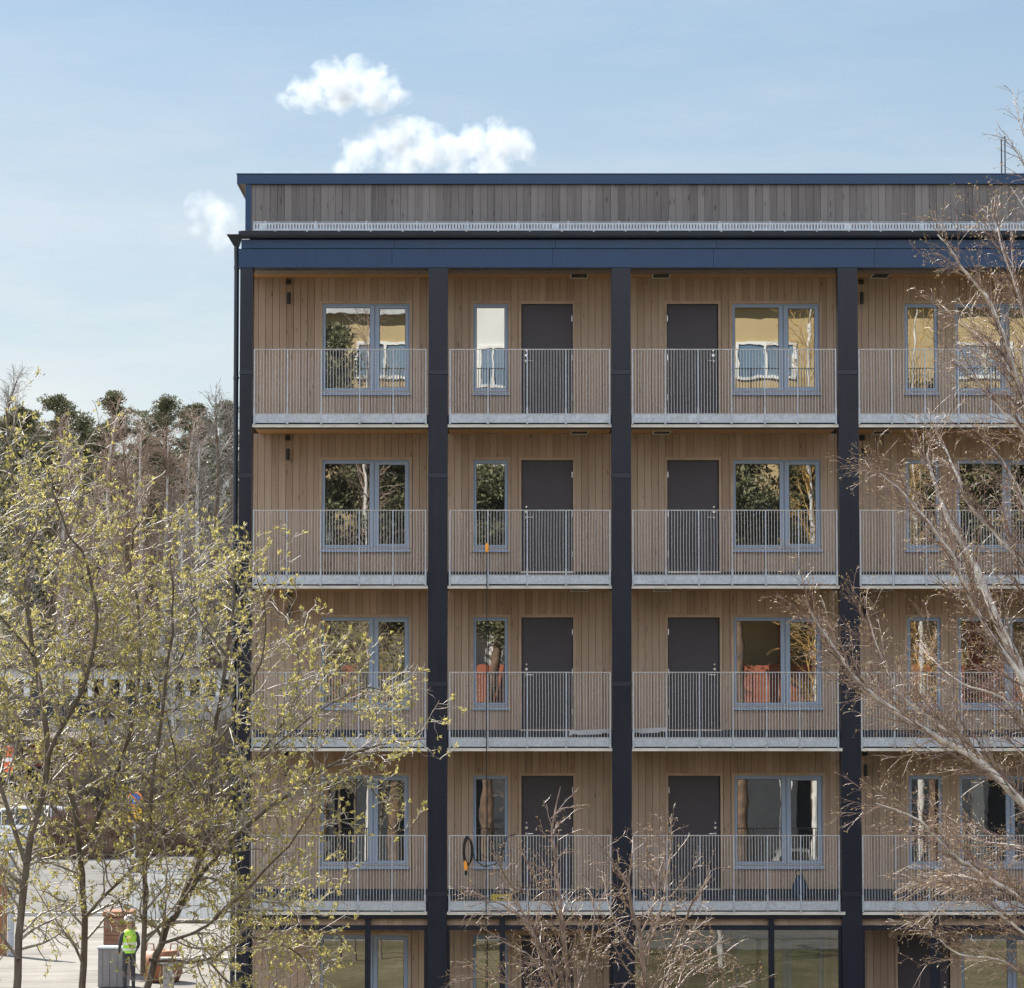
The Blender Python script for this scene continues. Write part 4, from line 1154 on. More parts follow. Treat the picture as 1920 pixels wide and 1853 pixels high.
# vehicles: lofted body, glass band, wheels
def car(name, label, loc, rz, paint, L_=4.6, W_=1.8, prof=None, group=None, van=False):
    root = empty(name, loc, rz); tag(root, label, 'van' if van else 'car', group)
    if van:   # x, z of lower edge, belt, roof height, half width at roof
        st = [(-2.45, .55, .75, .80, .80), (-2.40, .42, .95, 1.05, .86), (-1.75, .34, 1.10, 1.30, .86), (-1.35, .34, 1.14, 1.55, .80), (-.75, .34, 1.16, 1.98, .74), (-.1, .34, 1.17, 2.08, .74), (1.6, .34, 1.18, 2.08, .74), (2.25, .36, 1.18, 1.98, .74), (2.42, .45, 1.15, 1.25, .82), (2.45, .55, .9, .95, .82)]
    else:
        st = [(-2.3, .48, .62, .64, .70), (-2.22, .30, .74, .78, .80), (-1.5, .24, .84, .92, .80), (-.95, .24, .90, 1.00, .76), (-.25, .24, .93, 1.42, .60), (.3, .24, .94, 1.48, .60), (1.1, .24, .96, 1.40, .60), (1.75, .26, .98, 1.08, .68), (2.15, .32, .95, 1.02, .72), (2.28, .50, .72, .74, .70)]
    hw = W_ / 2
    V, F = [], []
    for x, z0, zb, zr, rw in st:
        ring = [(-hw * .92, z0), (-hw, z0 + .18), (-hw, zb - .06), (-hw * .96, zb), (-max(rw, .2), zr - .05), (-max(rw, .2) + .08, zr), (max(rw, .2) - .08, zr), (max(rw, .2), zr - .05), (hw * .96, zb), (hw, zb - .06), (hw, z0 + .18), (hw * .92, z0)]
        V += [(x, y, z) for y, z in ring]
    k = 12
    for i in range(len(st) - 1):
        for j in range(k): F.append((i * k + j, i * k + (j + 1) % k, (i + 1) * k + (j + 1) % k, (i + 1) * k + j))
    F.append(tuple(range(k))[::-1]); F.append(tuple((len(st) - 1) * k + j for j in range(k)))
    m = MB(); m.add(V, F); m.build('body', paint, root, smooth=False, bevel=.02)
    # side windows and screens, set a little proud of the body
    def quadglass(nm, pts, off):
        m = MB(); c = np.mean(np.array(pts), axis=0); n = np.cross(np.array(pts[1]) - np.array(pts[0]), np.array(pts[3]) - np.array(pts[0])); n = n / np.linalg.norm(n)
        if np.dot(n, np.array(off)) < 0: n = -n
        a = [np.array(p) + n * .006 for p in pts]; b = [np.array(p) - n * .02 for p in pts]
        m.add(a + b, [(0, 1, 2, 3), (7, 6, 5, 4), (0, 4, 5, 1), (1, 5, 6, 2), (2, 6, 7, 3), (3, 7, 4, 0)]); m.build(nm, M['carglass'], root)
    for sy in (-1, 1):
        for i0 in range(3, len(st) - 3):
            (xa_, _, ba, ra, wa), (xb_, _, bb, rb, wb) = st[i0], st[i0 + 1]
            if ra - ba < .3 and rb - bb < .3: continue
            f = lambda z, b, r, w_: (hw * .96 + (w_ - hw * .96) * (z - b) / max(r - .05 - b, .05))
            za, zb2 = max(ba + .05, ra - .13), max(bb + .05, rb - .13)
            g = .03
            quadglass('side_window', [(xa_ + g, sy * f(ba + .04, ba, ra, wa), ba + .04), (xb_ - g, sy * f(bb + .04, bb, rb, wb), bb + .04), (xb_ - g, sy * f(zb2, bb, rb, wb), zb2), (xa_ + g, sy * f(za, ba, ra, wa), za)], (0, sy, .3))
    i = 3; (xa_, _, ba, ra, wa), (xb_, _, bb, rb, wb) = st[i], st[i + 1]
    quadglass('windscreen', [(xa_ + .03, -wa + .12, ra + .01), (xa_ + .03, wa - .12, ra + .01), (xb_ - .05, wb - .12, rb - .02), (xb_ - .05, -wb + .12, rb - .02)], (-1, 0, 1))
    i = len(st) - 4 if not van else len(st) - 3; (xa_, _, ba, ra, wa), (xb_, _, bb, rb, wb) = st[i], st[i + 1]
    quadglass('rear_window', [(xa_ + .05, -wa + .12, ra - .03), (xa_ + .05, wa - .12, ra - .03), (xb_ - .02, wb - .12, rb + .02), (xb_ - .02, -wb + .12, rb + .02)], (1, 0, 1))
    for x in (-1.45, 1.4):
        for sy in (-1, 1):
            wl = empty('wheel', (x, sy * (hw - .1), .33), 0, root)
            m = MB(); m.lathe([(.2, -.1), (.30, -.11), (.335, -.06), (.335, .06), (.30, .11), (.2, .1)], 20, (0, 0, 0), 'y'); m.build('tyre', M['tyre'], wl, smooth=False)
            m = MB(); m.lathe([(.02, sy * .075), (.05, sy * .09), (.19, sy * .10), (.20, sy * .08)], 16, (0, 0, 0), 'y'); m.build('rim', M['chrome'], wl)
    for sy in (-.62, .62):
        m = MB(); m.box(st[1][0] - .09, st[1][0] + .05, sy - .17, sy + .17, st[1][2] - .2, st[1][2] - .06); m.build('headlight', M['lamp'], root, bevel=.02)
        m = MB(); m.box(st[-2][0] - .05, st[-2][0] + .07, sy - .15, sy + .15, st[-2][2] - .3, st[-2][2] - .08); m.build('tail_light', M['redlamp'], root, bevel=.02)
    return root
M['carglass'] = simple('car_glass', (0.012, 0.014, 0.016), rough=0.06, spec=.8)
M['tyre'] = simple('tyre_rubber', (0.015, 0.015, 0.015), rough=.9)
M['lamp'] = simple('lamp_glass', (0.6, 0.6, 0.6), rough=.1)
M['redlamp'] = simple('tail_lamp_glass', (0.3, 0.01, 0.01), rough=.2)
M['whitecar'] = simple('white_car_paint', (0.66, 0.69, 0.73), (0.70, 0.73, 0.77), 0.3, coat=.5)
M['darkcar'] = simple('dark_car_paint', (0.02, 0.022, 0.028), (0.026, 0.028, 0.034), 0.25, coat=.7)
M['silvercar'] = simple('silver_car_paint', (0.32, 0.33, 0.34), (0.36, 0.37, 0.38), 0.3, metal=.4, coat=.6)
v = at(72, 1593)
car('white_van', 'white van parked on the street in front of the red shed', (v.x - .9, v.y, 0), 0.0, M['whitecar'], 4.9, 1.9, van=True)
# traffic sign
sg = at(253, 1610); sgx, sgy = PX(253, 80, 1500), 80.0
ts = empty('traffic_sign', (sgx, sgy, 0)); tag(ts, 'round blue and red no parking sign over an orange yellow plate on a thin pole', 'traffic sign')
M['signred'] = simple('orange_red_sign', (0.70, 0.20, 0.03), rough=.5)
M['signblue'] = simple('blue_sign', (0.03, 0.10, 0.42), rough=.5)
M['signyellow'] = simple('orange_yellow_sign', (0.80, 0.38, 0.02), (0.80, 0.55, 0.03), .5, scale=1.3)
zt = PZ(1498, sgy); s1 = 24.0 / FPX * (sgy + 56)
m = MB(); m.tube([(0, 0.03, 0), (0, 0.03, zt + .3)], .03, 8); m.build('pole', M['galv'], ts)
m = MB(); m.lathe([(.005, -.012), (.33, -.012), (.33, .012), (.005, .012)], 24, (0, 0, zt), 'y'); dsc = m.build('disc', M['signred'], ts)
m = MB(); m.lathe([(.004, -.018), (.255, -.018), (.255, -.0125), (.004, -.0125)], 24, (0, 0, zt), 'y'); m.build('blue_field', M['signblue'], dsc)
m = MB(); m.bar((-.19, -.021, zt + .19), (.19, -.021, zt - .19), .07, .004, (0, 1, 0)); m.build('diagonal_bar', M['signred'], dsc)
m = MB(); m.box(-.30, .30, -.012, .012, zt - 1.02, zt - .36); m.build('plate', M['signyellow'], ts, bevel=.01)
# striped marker board
mk = empty('marker_board', (PX(16, 96, 1450), 96, 0)); tag(mk, 'upright orange and white roadside marker board at the photo edge', 'marker board')
M['orange'] = simple('orange_reflector', (0.75, 0.13, 0.04), rough=.5)
zt = PZ(1397, 96); zb = PZ(1448, 96)
m = MB(); m.box(-.22, .22, -.02, .02, zb, zt); m.build('board', M['white'], mk, bevel=.01)
for a, b in ((.05, .48), (.62, 1.0)):
    m = MB(); hh = zt - zb; m.box(-.215, .215, -.026, -.0205, zb + hh * (1 - b) + .01, zb + hh * (1 - a)); m.build('stripe', M['orange'], mk)
m = MB(); m.tube([(0, .05, 0), (0, .05, zt - .2)], .03, 8); m.build('pole', M['galv'], mk)
# white slatted fence and gate posts on the yard
FY = 44.0
fx0, fx1 = PX(250, FY, 1660), PX(428, FY, 1660)
fn = empty('white_fence', ((fx0 + fx1) / 2, FY, 0)); tag(fn, 'white sheet fence with upright ribs between two taller square posts', 'fence')
ft, fb = PZ(1632, FY), .05
m = MB()
ox = (fx0 + fx1) / 2
n = int((fx1 - fx0) / .11)
for i in range(n):
    x = fx0 - ox + i * (fx1 - fx0) / n
    m.box(x + .006, x + (fx1 - fx0) / n - .006, -.02 if i % 2 else -.07, .01, fb, ft - .06)
m.build('panel', M['white'], fn)
m = MB(); m.box(fx0 - ox, fx1 - ox, -.05, .03, ft - .058, ft); m.build('top_rail', M['galv'], fn, bevel=.004)
for x in (fx0 - ox - .12, fx1 - ox + .12):
    m = MB(); m.box(x - .11, x + .11, -.11, .11, 0, PZ(1606, FY)); m.box(x - .13, x + .13, -.13, .13, PZ(1606, FY) + .001, PZ(1603, FY)); m.build('post', M['white'], fn, bevel=.01)
# pale pole at the photo edge
pl = empty('pole', (PX(21, 30, 1700), 30, 0)); tag(pl, 'pale grey pole beside a brown board at the photo edge', 'pole')
m = MB(); m.tube([(0, 0, 0), (0, 0, PZ(1600, 30))], .09, 12); m.build('shaft', M['galv'], pl)
m = MB(); m.lathe([(.095, PZ(1600, 30) + .001), (.10, PZ(1600, 30) + .03), (.03, PZ(1600, 30) + .07)], 12); m.build('cap', M['galv'], pl)
m = MB(); m.box(-.36, -.11, -.02, .02, 0, PZ(1610, 30)); m.build('board', simple('rust_brown_board', (0.22, 0.10, 0.05), (0.30, 0.15, 0.08), .8), pl)
# site things on the yard
M['brick'] = simple('terracotta', (0.19, 0.10, 0.065), (0.27, 0.15, 0.10), .8)
M['tarp'] = simple('orange_brown_tarpaulin', (0.22, 0.085, 0.04), (0.34, 0.14, 0.065), .6, scale=5, bump=.6)
M['crate'] = simple('grey_plastic_crate', (0.20, 0.19, 0.21), (0.26, 0.25, 0.27), .5)
pb = empty('brick_pallet', (PX(224, 24, 1750), 24, 0)); tag(pb, 'stack of brown boards under an orange tarpaulin behind the worker', 'pallet')
m = MB()
for i in range(12): m.box(-.36, .36, -.4, .4, .12 + i * .115, .12 + i * .115 + .105)
m.build('boards', M['brick'], pb)
m = MB(); m.box(-.4, .4, -.44, .44, 1.502, 1.66); m.build('tarpaulin', M['tarp'], pb, bevel=.06)
m = MB()
for i in (-.32, 0, .32): m.box(i - .05, i + .05, -.4, .4, 0, .119)
m.build('pallet_base', M['trimwood'], pb)
cr = empty('grey_crate', (PX(214, 20.6, 1780), 20.6, 0)); tag(cr, 'grey plastic site crate with a pale rim next to the worker', 'crate')
m = MB(); m.box(-.36, .36, -.28, .28, .02, .95)
for q in (-.27, -.09, .09, .27): m.box(q - .02, q + .02, -.30, -.281, .06, .93)
m.build('box', M['crate'], cr, bevel=.015)
m = MB(); m.box(-.39, .39, -.32, .32, .952, 1.0); m.build('rim', M['galv'], cr, bevel=.01)
bg_ = empty('builders_bag', (PX(304, 22, 1800), 22, 0)); tag(bg_, 'slumped orange brown builders bag lying right of the worker', 'bag')
m = MB(); m.lathe([(.02, .0), (.42, .02), (.52, .25), (.50, .55), (.40, .78), (.30, .80), (.26, .70), (.03, .66)], 14); ob = m.build('sack', M['tarp'], bg_, smooth=True)
for sx in (-.3, .3):
    m = MB(); m.tube([(sx - .1, 0, .76), (sx - .08, 0, .95), (sx + .08, 0, .95), (sx + .1, 0, .76)], .02, 6); m.build('strap', M['brick'], bg_)
tb = empty('timber_stack', (PX(385, 20, 1810), 20, 0)); tag(tb, 'pale timber beam lying across the yard below the fence', 'timber')
m = MB(); m.box(-1.1, 1.1, -.1, .1, .62, .78); m.build('beam', M['edge'], tb, bevel=.01)
for x in (-.9, .9):
    m = MB(); m.box(x - .12, x + .12, -.14, .14, 0, .618); m.build('block', M['greywall'], tb, bevel=.01)

# worker in a hi vis vest
def person(label, loc, rz, h=1.80):
    root = empty('person', loc, rz); tag(root, label, 'person')
    s = h / 1.80
    J = {}
    verts, edges, rad = [], [], []
    def add(p, r, par=None):
        verts.append((p[0] * s, p[1] * s, p[2] * s)); rad.append((r[0] * s, r[1] * s) if isinstance(r, tuple) else (r * s, r * s))
        i = len(verts) - 1
        if par is not None: edges.append((par, i))
        return i
    pel = add((0, 0, .96), (.145, .11))
    wa = add((0, .01, 1.12), (.14, .105), pel); ch = add((0, .02, 1.32), (.165, .115), wa); nk0 = add((0, .0, 1.47), (.085, .075), ch)
    nk = add((0, -.01, 1.54), .055, nk0); h1 = add((0, -.015, 1.62), (.075, .085), nk); h2 = add((0, -.02, 1.70), (.08, .098), h1); h3 = add((0, -.01, 1.77), (.06, .075), h2)
    add((0, -.115, 1.655), .014, h1)                                    # nose
    for sx in (-1, 1):
        hp = add((sx * .095, 0, .90), .092, pel); kn = add((sx * .105, -.02, .50), .062, hp); an = add((sx * .11, .02, .10), .044, kn)
        hl = add((sx * .11, .03, .05), .045, an); to = add((sx * .12, -.16, .04), .036, hl)
        sh_ = add((sx * .185, .02, 1.415), .066, ch); el = add((sx * .235, .03, 1.14), .047, sh_); wr = add((sx * .21, -.15, .98), .032, el)
        pm = add((sx * .205, -.21, .945), (.036, .022), wr)
        for q in range(4): 
            f1 = add((sx * (.180 + q * .016), -.255, .915 - .003 * q), .0095, pm); add((sx * (.182 + q * .015), -.275, .885 + .004 * abs(q - 1.5)), .008, f1)
        t1 = add((sx * .172, -.215, .925), .011, pm); add((sx * .165, -.245, .905), .009, t1)
    me = bpy.data.meshes.new('body'); me.from_pydata(verts, edges, []); me.materials.append(M['worktrousers'])
    ob = bpy.data.objects.new('body', me); COL.objects.link(ob); ob.parent = root
    sk = ob.modifiers.new('skin', 'SKIN'); ss = ob.modifiers.new('sub', 'SUBSURF'); ss.levels = 1; ss.render_levels = 2
    for i, v_ in enumerate(me.skin_vertices[0].data): v_.radius = rad[i]; v_.use_root = (i == 0)
    # vest, helmet, face parts
    m = MB(); m.lathe([(.150, .93), (.163, 1.0), (.160, 1.12), (.185, 1.32), (.175, 1.43), (.10, 1.50)], 18)
    V0 = m.v[0]; V0[:, 1] = V0[:, 1] * .78 + .012; m.v[0] = V0 * s
    vt = m.build('vest', M['vest'], root, smooth=True)
    for z0 in (1.0, 1.14):
        m = MB(); m.lathe([(.170, z0), (.172, z0 + .05)], 18); V0 = m.v[0]; V0[:, 1] = V0[:, 1] * .79 + .012; m.v[0] = V0 * s; m.f = m.f[:-2]
        m.build('reflective_band', M['white'], vt)
    m = MB(); m.lathe([(.128, 1.715), (.132, 1.73), (.125, 1.79), (.095, 1.84), (.04, 1.862), (.005, 1.865)], 20); V0 = m.v[0]; V0[:, 1] = V0[:, 1] * 1.12 - .015; m.v[0] = V0 * s
    hm = m.build('helmet', M['white'], root, smooth=True)
    m = MB(); m.box(-.09 * s, .09 * s, -.215 * s, -.12 * s, 1.712 * s, 1.722 * s); m.build('brim', M['white'], hm, bevel=.004)
    return root
M['worktrousers'] = simple('skin_and_dark_workwear', (0.05, 0.05, 0.06), rough=.8)
# workwear below the collar, skin on head and hands, by height on the body
mm = M['worktrousers']; N, L = mm.node_tree.nodes, mm.node_tree.links
tc_ = N.new("ShaderNodeTexCoord"); sp_ = N.new("ShaderNodeSeparateXYZ"); L.new(tc_.outputs['Object'], sp_.inputs[0])
ski = _math(N, L, 'MAXIMUM', _math(N, L, 'GREATER_THAN', sp_.outputs['Z'], 1.5), _math(N, L, 'LESS_THAN', sp_.outputs['Y'], -.18))
ski = _math(N, L, 'MULTIPLY', ski, _math(N, L, 'GREATER_THAN', sp_.outputs['Z'], .4))
L.new(ramp(N, L, ski, [(.4, (0.05, 0.05, 0.06)), (.6, (0.50, 0.29, 0.21))]), N["Principled BSDF"].inputs['Base Color'])
M['vest'] = simple('yellow_green_vest', (0.38, 0.72, 0.06), (0.48, 0.80, 0.08), .7)
person('person in a yellow green safety vest and white helmet standing on the yard', (PX(242, 20, 1800), 20.0, -.05), math.radians(200))

# ---------------------------------------------------------------- loose things on the galleries
M['cable'] = simple('black_rubber_cable', (0.012, 0.012, 0.013), rough=.6)
M['plug'] = simple('orange_connector', (0.75, 0.30, 0.03), rough=.5)
cx = PX(913, -.06, 1200)
cb = empty('hanging_cable', (cx, -.06, 0.3)); tag(cb, 'straight black cable hanging from the third gallery railing with an orange connector on top', 'cable')
zc = PZ(1030, -.06)
m = MB(); m.tube([(cx, -.06, zc), (cx - .003, -.062, zc - 2), (cx - .012, -.064, zc - 5), (cx - .014, -.064, 0.3)], .0085, 6); ob = m.build('cable', M['cable'], cb); ob.location = -Vector(cb.location)
m = MB(); m.lathe([(.012, zc - .06), (.032, zc - .05), (.034, zc + .07), (.018, zc + .11)], 10, (cx, -.06, 0)); ob = m.build('connector', M['plug'], cb, bevel=.004); ob.location = -Vector(cb.location)
kx = PX(878, -.07, 1590); kz = PZ(1568, -.07)
kc = empty('cable_coil', (kx, -.07, kz)); tag(kc, 'coiled black cable with an orange plug hung over the lowest railing', 'cable')
m = MB()
for i in range(5):
    a0 = i * .17; pts = []
    for j in range(21):
        a = j / 20 * 2 * math.pi + a0
        pts.append((.075 * math.sin(a) + .008 * i - .02, -.01 - .011 * i, -.27 + (.27 - .012 * i) * math.cos(a)))
    m.tube(pts, .0095, 6, cap=False)
m.tube([(.07, -.03, -.25), (.12, -.03, -.42), (.28, -.02, -.55), (.50, -.02, -.50), (.62, -.02, -.25), (.70, -.02, .0), (.78, -.01, .01), (.86, -.01, .03)], .010, 6)
m.build('loops', M['cable'], kc)
m = MB(); m.lathe([(.014, -.62), (.032, -.60), (.034, -.47), (.016, -.43)], 10, (-.045, -.03, 0)); m.build('plug', M['plug'], kc)
m = MB(); m.lathe([(.012, -.70), (.026, -.69), (.026, -.621), (.012, -.62)], 10, (-.040, -.03, 0)); m.build('plug_tip', M['cable'], kc)
def plank(label, pa, pb, Y, zf, w_=.05):
    a, b = P(pa[0], pa[1], Y), P(pb[0], pb[1], Y)
    root = empty('plank', (a.x, Y, zf)); tag(root, label, 'plank')
    m = MB(); m.bar(a, b, .09, w_, (0, 1, 0)); ob = m.build('board', M['galv2'], root); ob.location = -Vector(root.location)
    for p in (a.lerp(b, .12), a.lerp(b, .88)):
        m = MB(); m.box(p.x - .05, p.x + .05, Y - .04, Y + .04, zf, p.z - w_ / 2 - .001); ob = m.build('block', M['backing'], root); ob.location = -Vector(root.location)
M['galv2'] = simple('pale_board', (0.50, 0.52, 0.55), (0.62, 0.63, 0.65), .6)
plank('pale plank raised on blocks next to the third column on the second gallery', (1068, 1374.5), (1143, 1371.5), .45, ZS[2] + .214)
plank('pale plank raised on blocks under the hinge side of a door on the second gallery', (1187, 1371.5), (1249, 1368.5), .45, ZS[2] + .214)
yb = empty('yellow_board', (PX(940, .6, 1680), .6, ZS[3] + .214)); tag(yb, 'yellow case lying on the lowest gallery floor', 'case')
m = MB(); m.box(-.20, .20, -.12, .12, .004, .12); m.build('case', simple('yellow_plastic', (0.55, 0.40, 0.02), rough=.5), yb, bevel=.015)
m = MB(); m.tube([(-.07, -.13, .06), (-.06, -.16, .06), (.06, -.16, .06), (.07, -.13, .06)], .012, 6); m.build('handle', M['black'], yb)
bt = empty('blue_bag', (PX(1500, 1.1, 1680), 1.1, ZS[3] + .214)); tag(bt, 'dark blue bag leaning on the wall under the window of the lowest gallery', 'bag')
m = MB(); m.lathe([(.02, 0.002), (.13, .01), (.16, .12), (.14, .26), (.07, .40), (.05, .44), (.01, .44)], 10); ob = m.build('sack', simple('dark_blue_cloth', (0.015, 0.04, 0.085), rough=.7), bt, smooth=True)
m = MB(); m.tube([(-.05, 0, .41), (-.09, 0, .50), (.02, 0, .53), (.05, 0, .42)], .012, 6); m.build('strap', M['black'], bt)

# ---------------------------------------------------------------- the other side of the street, mirrored in the panes
M['yellow'] = simple('yellow_render', (0.42, 0.32, 0.165), (0.50, 0.39, 0.215), .85, scale=.6)
M['cream'] = simple('white_render', (0.66, 0.65, 0.62), (0.76, 0.75, 0.72), .85, scale=.6)
M['skypane'] = simple('sky_tinted_glass', (0.12, 0.19, 0.28), (0.20, 0.28, 0.36), rough=.08, scale=.5)  # sky reflection put into the pane colour as blue grey
M['redwall'] = simple('red_brick_wall', (0.26, 0.075, 0.04), (0.36, 0.12, 0.065), .85, scale=5)
M['tile'] = simple('pale_sheet_cornice', (0.42, 0.43, 0.44), (0.52, 0.53, 0.54), .6)
OY = -64.0
def house(name, label, x0, x1, zt, wall, Y=OY, wins=(), depth=10):
    root = empty(name, ((x0 + x1) / 2, Y - depth / 2, 0)); tag(root, label, 'building'); oo = Vector(root.location)
    def hp(m, nm, mat, par=None):
        ob = m.build(nm, mat, par or root)
        if par is None: ob.location = -oo
        return ob
    m = MB(); m.box(x0, x1, Y - depth, Y, 0, zt); hp(m, 'wall', wall)
    m = MB(); m.box(x0 - .3, x1 + .3, Y - depth - .3, Y + .35, zt + .002, zt + .35); hp(m, 'roof', M['tile'])
    m = MB(); m.box(x0 + .2, x1 - .2, Y + .001, Y + .06, 0, 6.3); hp(m, 'recess_shade_sheet', M['darkwall'])  # flat dark sheet: shade of a ground floor recess put into the colour
    for x, z, ww, hh in wins:
        m = MB(); m.plate(x - ww / 2, x + ww / 2, z, z + hh, [(x - ww / 2 + .12, x - .05, z + .12, z + hh - .12), (x + .05, x + ww / 2 - .12, z + .12, z + hh - .12)], Y + .002, Y + .08); f = hp(m, 'window', M['white'])
        m = MB(); m.box(x - ww / 2 + .06, x + ww / 2 - .06, Y + .003, Y + .03, z + .06, z + hh - .06); hp(m, 'pane', M['skypane'], f)
    return root, hp
W1 = [(x, z, 2.4, 1.5) for x in (-13.5, -9.3, -5.1) for z in (10.4, 13.6, 16.8, 20.0)]
house('yellow_house', 'yellow rendered apartment block mirrored in the upper panes left of the first door', -34, -3.2, 22.6, M['yellow'], OY, W1)
W2 = [(x, z, 1.2, 1.7) for x in (-.75, 2.4, 5.4) for z in (10.0, 13.2, 16.4, 19.6)]
rt, hp = house('white_house', 'white rendered stair block mirrored in the narrow top pane', -3.0, 7.6, 23.4, M['cream'], OY + .4, W2)
W3 = [(x, z, 2.4, 1.5) for x in (10.2, 14.5, 19) for z in (10.4, 13.6, 16.8, 20.0)]
rt, hp = house('ochre_house', 'ochre yellow apartment block with red balcony fronts mirrored beyond the third column', 7.8, 38, 22.9, M['yellow'], OY, W3)
for i, x in enumerate((-11, 2.0, 15.0)):
    b = empty('balcony_block', (x, OY + 1.3, 0)); tag(b, ['red brick balcony block before the yellow house', 'red brick balcony block before the white stair block', 'red brick balcony block before the ochre house'][i], 'balcony', 'red balcony blocks'); oo = Vector(b.location)
    m = MB(); m.box(x - 6.2, x + 6.2, OY + 1.2, OY + 1.5, 6.7, 8.5); ob = m.build('parapet', M['redwall'], b); ob.location = -oo
    m = MB(); m.box(x - 6.2, x + 6.2, OY + .5, OY + 1.19, 6.5, 6.7); ob = m.build('slab', M['greywall'], b); ob.location = -oo
    for q in (-4.2, -.6, 3.4):
        m = MB(); m.box(x + q - .25, x + q + .25, OY + 1.0, OY + 1.4, 8.51, 11.2); ob = m.build('pillar', M['redwall'], b); ob.location = -oo
        m = MB(); m.box(x + q - .2, x + q + .2, OY + .9, OY + 1.3, 0, 6.49); ob = m.build('post', M['cream'], b); ob.location = -oo
    m = MB(); m.box(x - 6.3, x + 6.3, OY + .5, OY + 1.6, 11.21, 11.5); ob = m.build('roof', M['tile'], b); ob.location = -oo
car('parked_car', 'silver car parked below the balconies and mirrored in the lowest panes', (10.6, -57.5, 0), math.radians(-90), M['silvercar'])
car('parked_car', 'black car parked below the balconies beside the silver one', (6.8, -58.0, 0), math.radians(-88), M['darkcar'])
for a in [(-7.4, -60.6, 22.5, 501, 'tallest dark street pine mirrored in the wide panes of the first bay', 1.7),
          (-4.6, -61.4, 18.0, 502, 'smaller street pine mirrored in the narrow sash of the first bay', 1.3),
          (-.9, -62.0, 17.0, 506, 'street pine mirrored in the narrow panes beside the first door', 1.2),
          (8.9, -60.8, 19.5, 503, 'street pine mirrored in the wide panes right of the second door', 1.6),
          (-12.0, -61.0, 18.5, 505, 'broad street pine opposite the building corner', 1.9),
          (5.6, -61.2, 17.5, 507, 'street pine between the parked cars and the white stair block', 1.4),
          (11.9, -61.6, 17.5, 508, 'street pine mirrored beside the golden birch', 1.4),
          (20.5, -61.2, 18.0, 509, 'street pine farthest along the street opposite', 1.8),
          (16.5, -60.8, 20.0, 504, 'street pine mirrored behind the leaning birch', 1.7)]:
    x, Y, top, seed, label, sp = a
    r0 = set(o.name for o in COL.objects)
    # same pine builder, then set down on this side of the street
    zt_ = 7 + (115 + 56) * math.tan(PITCH + math.atan((926.5 - 900) / FPX))
    pine(960, 900, 115.0, seed, label, sp * 1.25, .52, 2.2)
    new = [o for o in COL.objects if o.name not in r0 and o.type == 'EMPTY'][0]
    new.location = (x, Y, -.1)
    hgt = zt_ - ground_z(0, 115.0)
    new.scale = (1, 1, top / hgt)
    new['group'] = 'street pines opposite'
for x, Y, top, seed, label in [(11.6, -59.6, 24.0, 511, 'bare golden birch mirrored in the narrow pane right of the second door'), (-11.5, -60.5, 14, 512, 'bare birch opposite, mirrored at the first bay'), (20.5, -60.5, 15, 513, 'bare birch opposite, farthest along the street'), (-5.6, -59.8, 22, 514, 'bare birch opposite, mirrored over the yellow house in the first bay'), (15.6, -59.6, 22.5, 515, 'bare birch opposite, mirrored in the narrow pane behind the leaning birch')]:
    root = empty('birch_tree', (x, Y, 0)); tag(root, label, 'tree', 'bare street birches opposite')
    wd = Wood(seed)
    tr = wd.limb([(0, 0, 0), (.2, 0, top * .4), (-.1, .1, top * .75), (.1, 0, top)], .13, .015, .02)
    wd.sprout(tr[0], tr[1], [dict(q, rmin=max(.006, q['rmin'] * .7), gap=q['gap'] * 1.2) for q in FV])
    wd.mesh('trunk', M['whitebark'], root, (0,)); wd.mesh('branches', M['goldtwig'] if seed in (511, 515) else M['haze_twig'], root, (1, 2, 3), (6, 4, 3, 3))
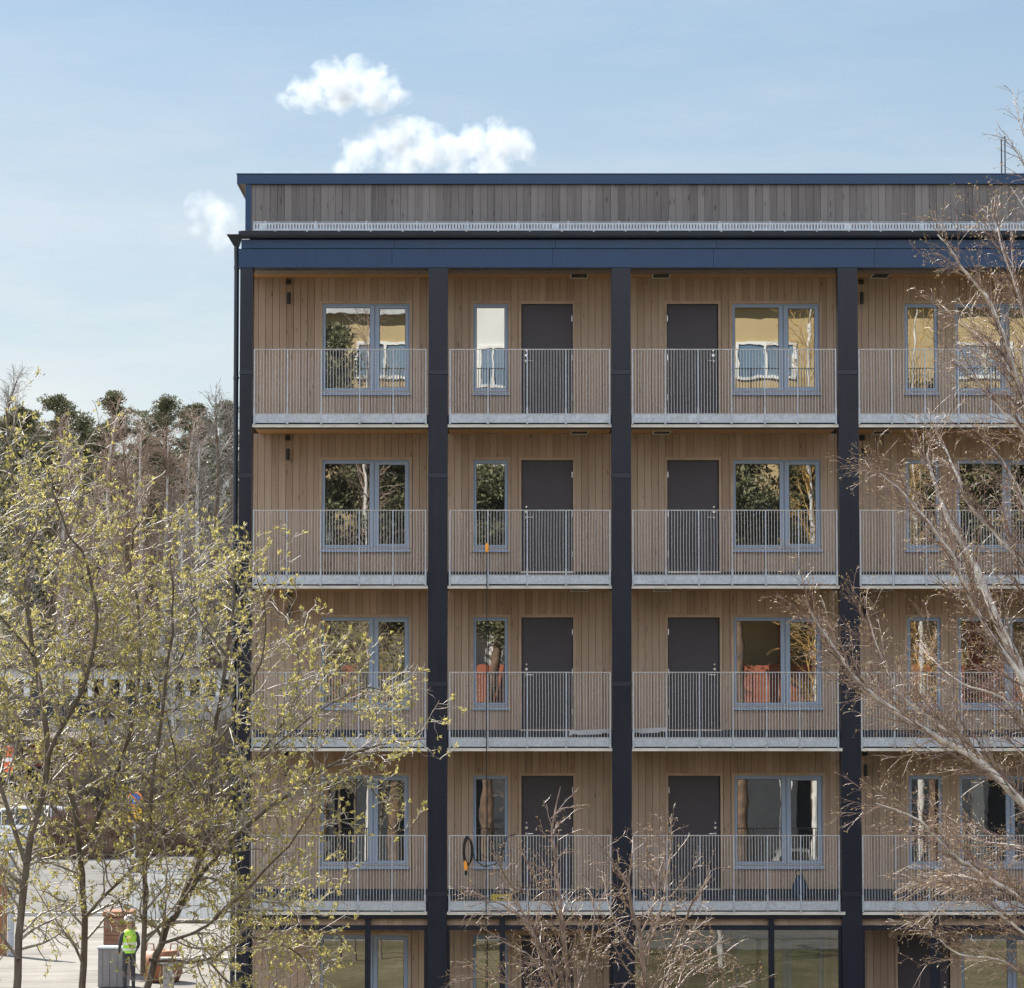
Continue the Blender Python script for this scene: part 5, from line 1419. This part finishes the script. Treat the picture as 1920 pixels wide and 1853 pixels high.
# ---------------------------------------------------------------- fair weather clouds, 3 km away: puffs of vapour
import bmesh
def cloud_mat(name, dens):
    m, t, N, L, B = nt(name); N.remove(B)
    out = N["Material Output"]
    v = N.new("ShaderNodeVolumePrincipled")
    v.inputs['Color'].default_value = (0.77, 0.80, 0.84, 1); v.inputs['Anisotropy'].default_value = 0.2
    geo = N.new("ShaderNodeNewGeometry"); tc = N.new("ShaderNodeTexCoord")
    vm = N.new("ShaderNodeVectorMath"); vm.operation = 'SUBTRACT'; vm.inputs[1].default_value = (.5, .5, .5)
    L.new(tc.outputs['Generated'], vm.inputs[0])
    ln = N.new("ShaderNodeVectorMath"); ln.operation = 'LENGTH'; L.new(vm.outputs[0], ln.inputs[0])
    f = noise(N, L, geo.outputs['Position'], 0.050, 7, 0.62)
    g = _math(N, L, 'ADD', _math(N, L, 'MULTIPLY', _math(N, L, 'SUBTRACT', f, 0.5), 1.5), _math(N, L, 'SUBTRACT', 0.42, ln.outputs['Value']))
    d = ramp(N, L, g, [(-0.0, (0, 0, 0)), (0.48, (1, 1, 1))])
    L.new(_math(N, L, 'MULTIPLY', d, dens), v.inputs['Density'])
    L.new(v.outputs[0], out.inputs['Volume'])
    return m
M['cloud'] = cloud_mat('cloud_vapour', 0.055); M['thin'] = cloud_mat('thin_cloud_vapour', 0.024)
CY = 3000.0
bm = bmesh.new(); bmesh.ops.create_icosphere(bm, subdivisions=3, radius=1.0)
puff_mesh = bpy.data.meshes.new('puff'); bm.to_mesh(puff_mesh); bm.free(); puff_mesh.materials.append(M['cloud'])
def cloud(label, blobs, seed, mat=None):
    me_ = puff_mesh
    if mat:
        me_ = puff_mesh.copy(); me_.materials[0] = mat
    r = random.Random(seed)
    cx = sum(b[0] for b in blobs) / len(blobs); cy = sum(b[1] for b in blobs) / len(blobs)
    c = P(cx, cy, CY); k = (CY + 56) / FPX
    root = empty('cloud', c); tag(root, label, 'cloud', 'small cumulus clouds', 'thing')
    for px, py, pr in blobs:
        o = bpy.data.objects.new('puff', me_); COL.objects.link(o); o.parent = root
        o.location = P(px, py, CY + r.uniform(-.5, .5) * pr * k) - c
        s = pr * k * 1.42
        o.scale = (s * 1.08, s, s * .95)
cloud('single white cumulus cloud highest above the roof', [(556, 186, 20), (588, 170, 34), (630, 155, 40), (675, 152, 40), (712, 168, 36), (745, 180, 22), (640, 185, 28), (690, 188, 24), (527, 183, 10)], 1)
cloud('wide twin peaked white cumulus cloud resting on the roof line', [(640, 310, 20), (675, 290, 32), (712, 266, 32), (748, 256, 32), (778, 248, 26), (805, 275, 36), (850, 296, 36), (890, 272, 34), (932, 256, 30), (962, 272, 30), (992, 290, 18), (760, 305, 36), (920, 305, 34)], 2)
cloud('small white cloud drifting past the roof corner', [(384, 390, 28), (402, 408, 30), (372, 432, 18), (430, 410, 24), (408, 445, 26), (440, 450, 16)], 3, M['thin'])
cloud('low sliver of cloud just above the roof edge', [(505, 330, 10), (532, 332, 10), (562, 330, 12)], 4, M['thin'])
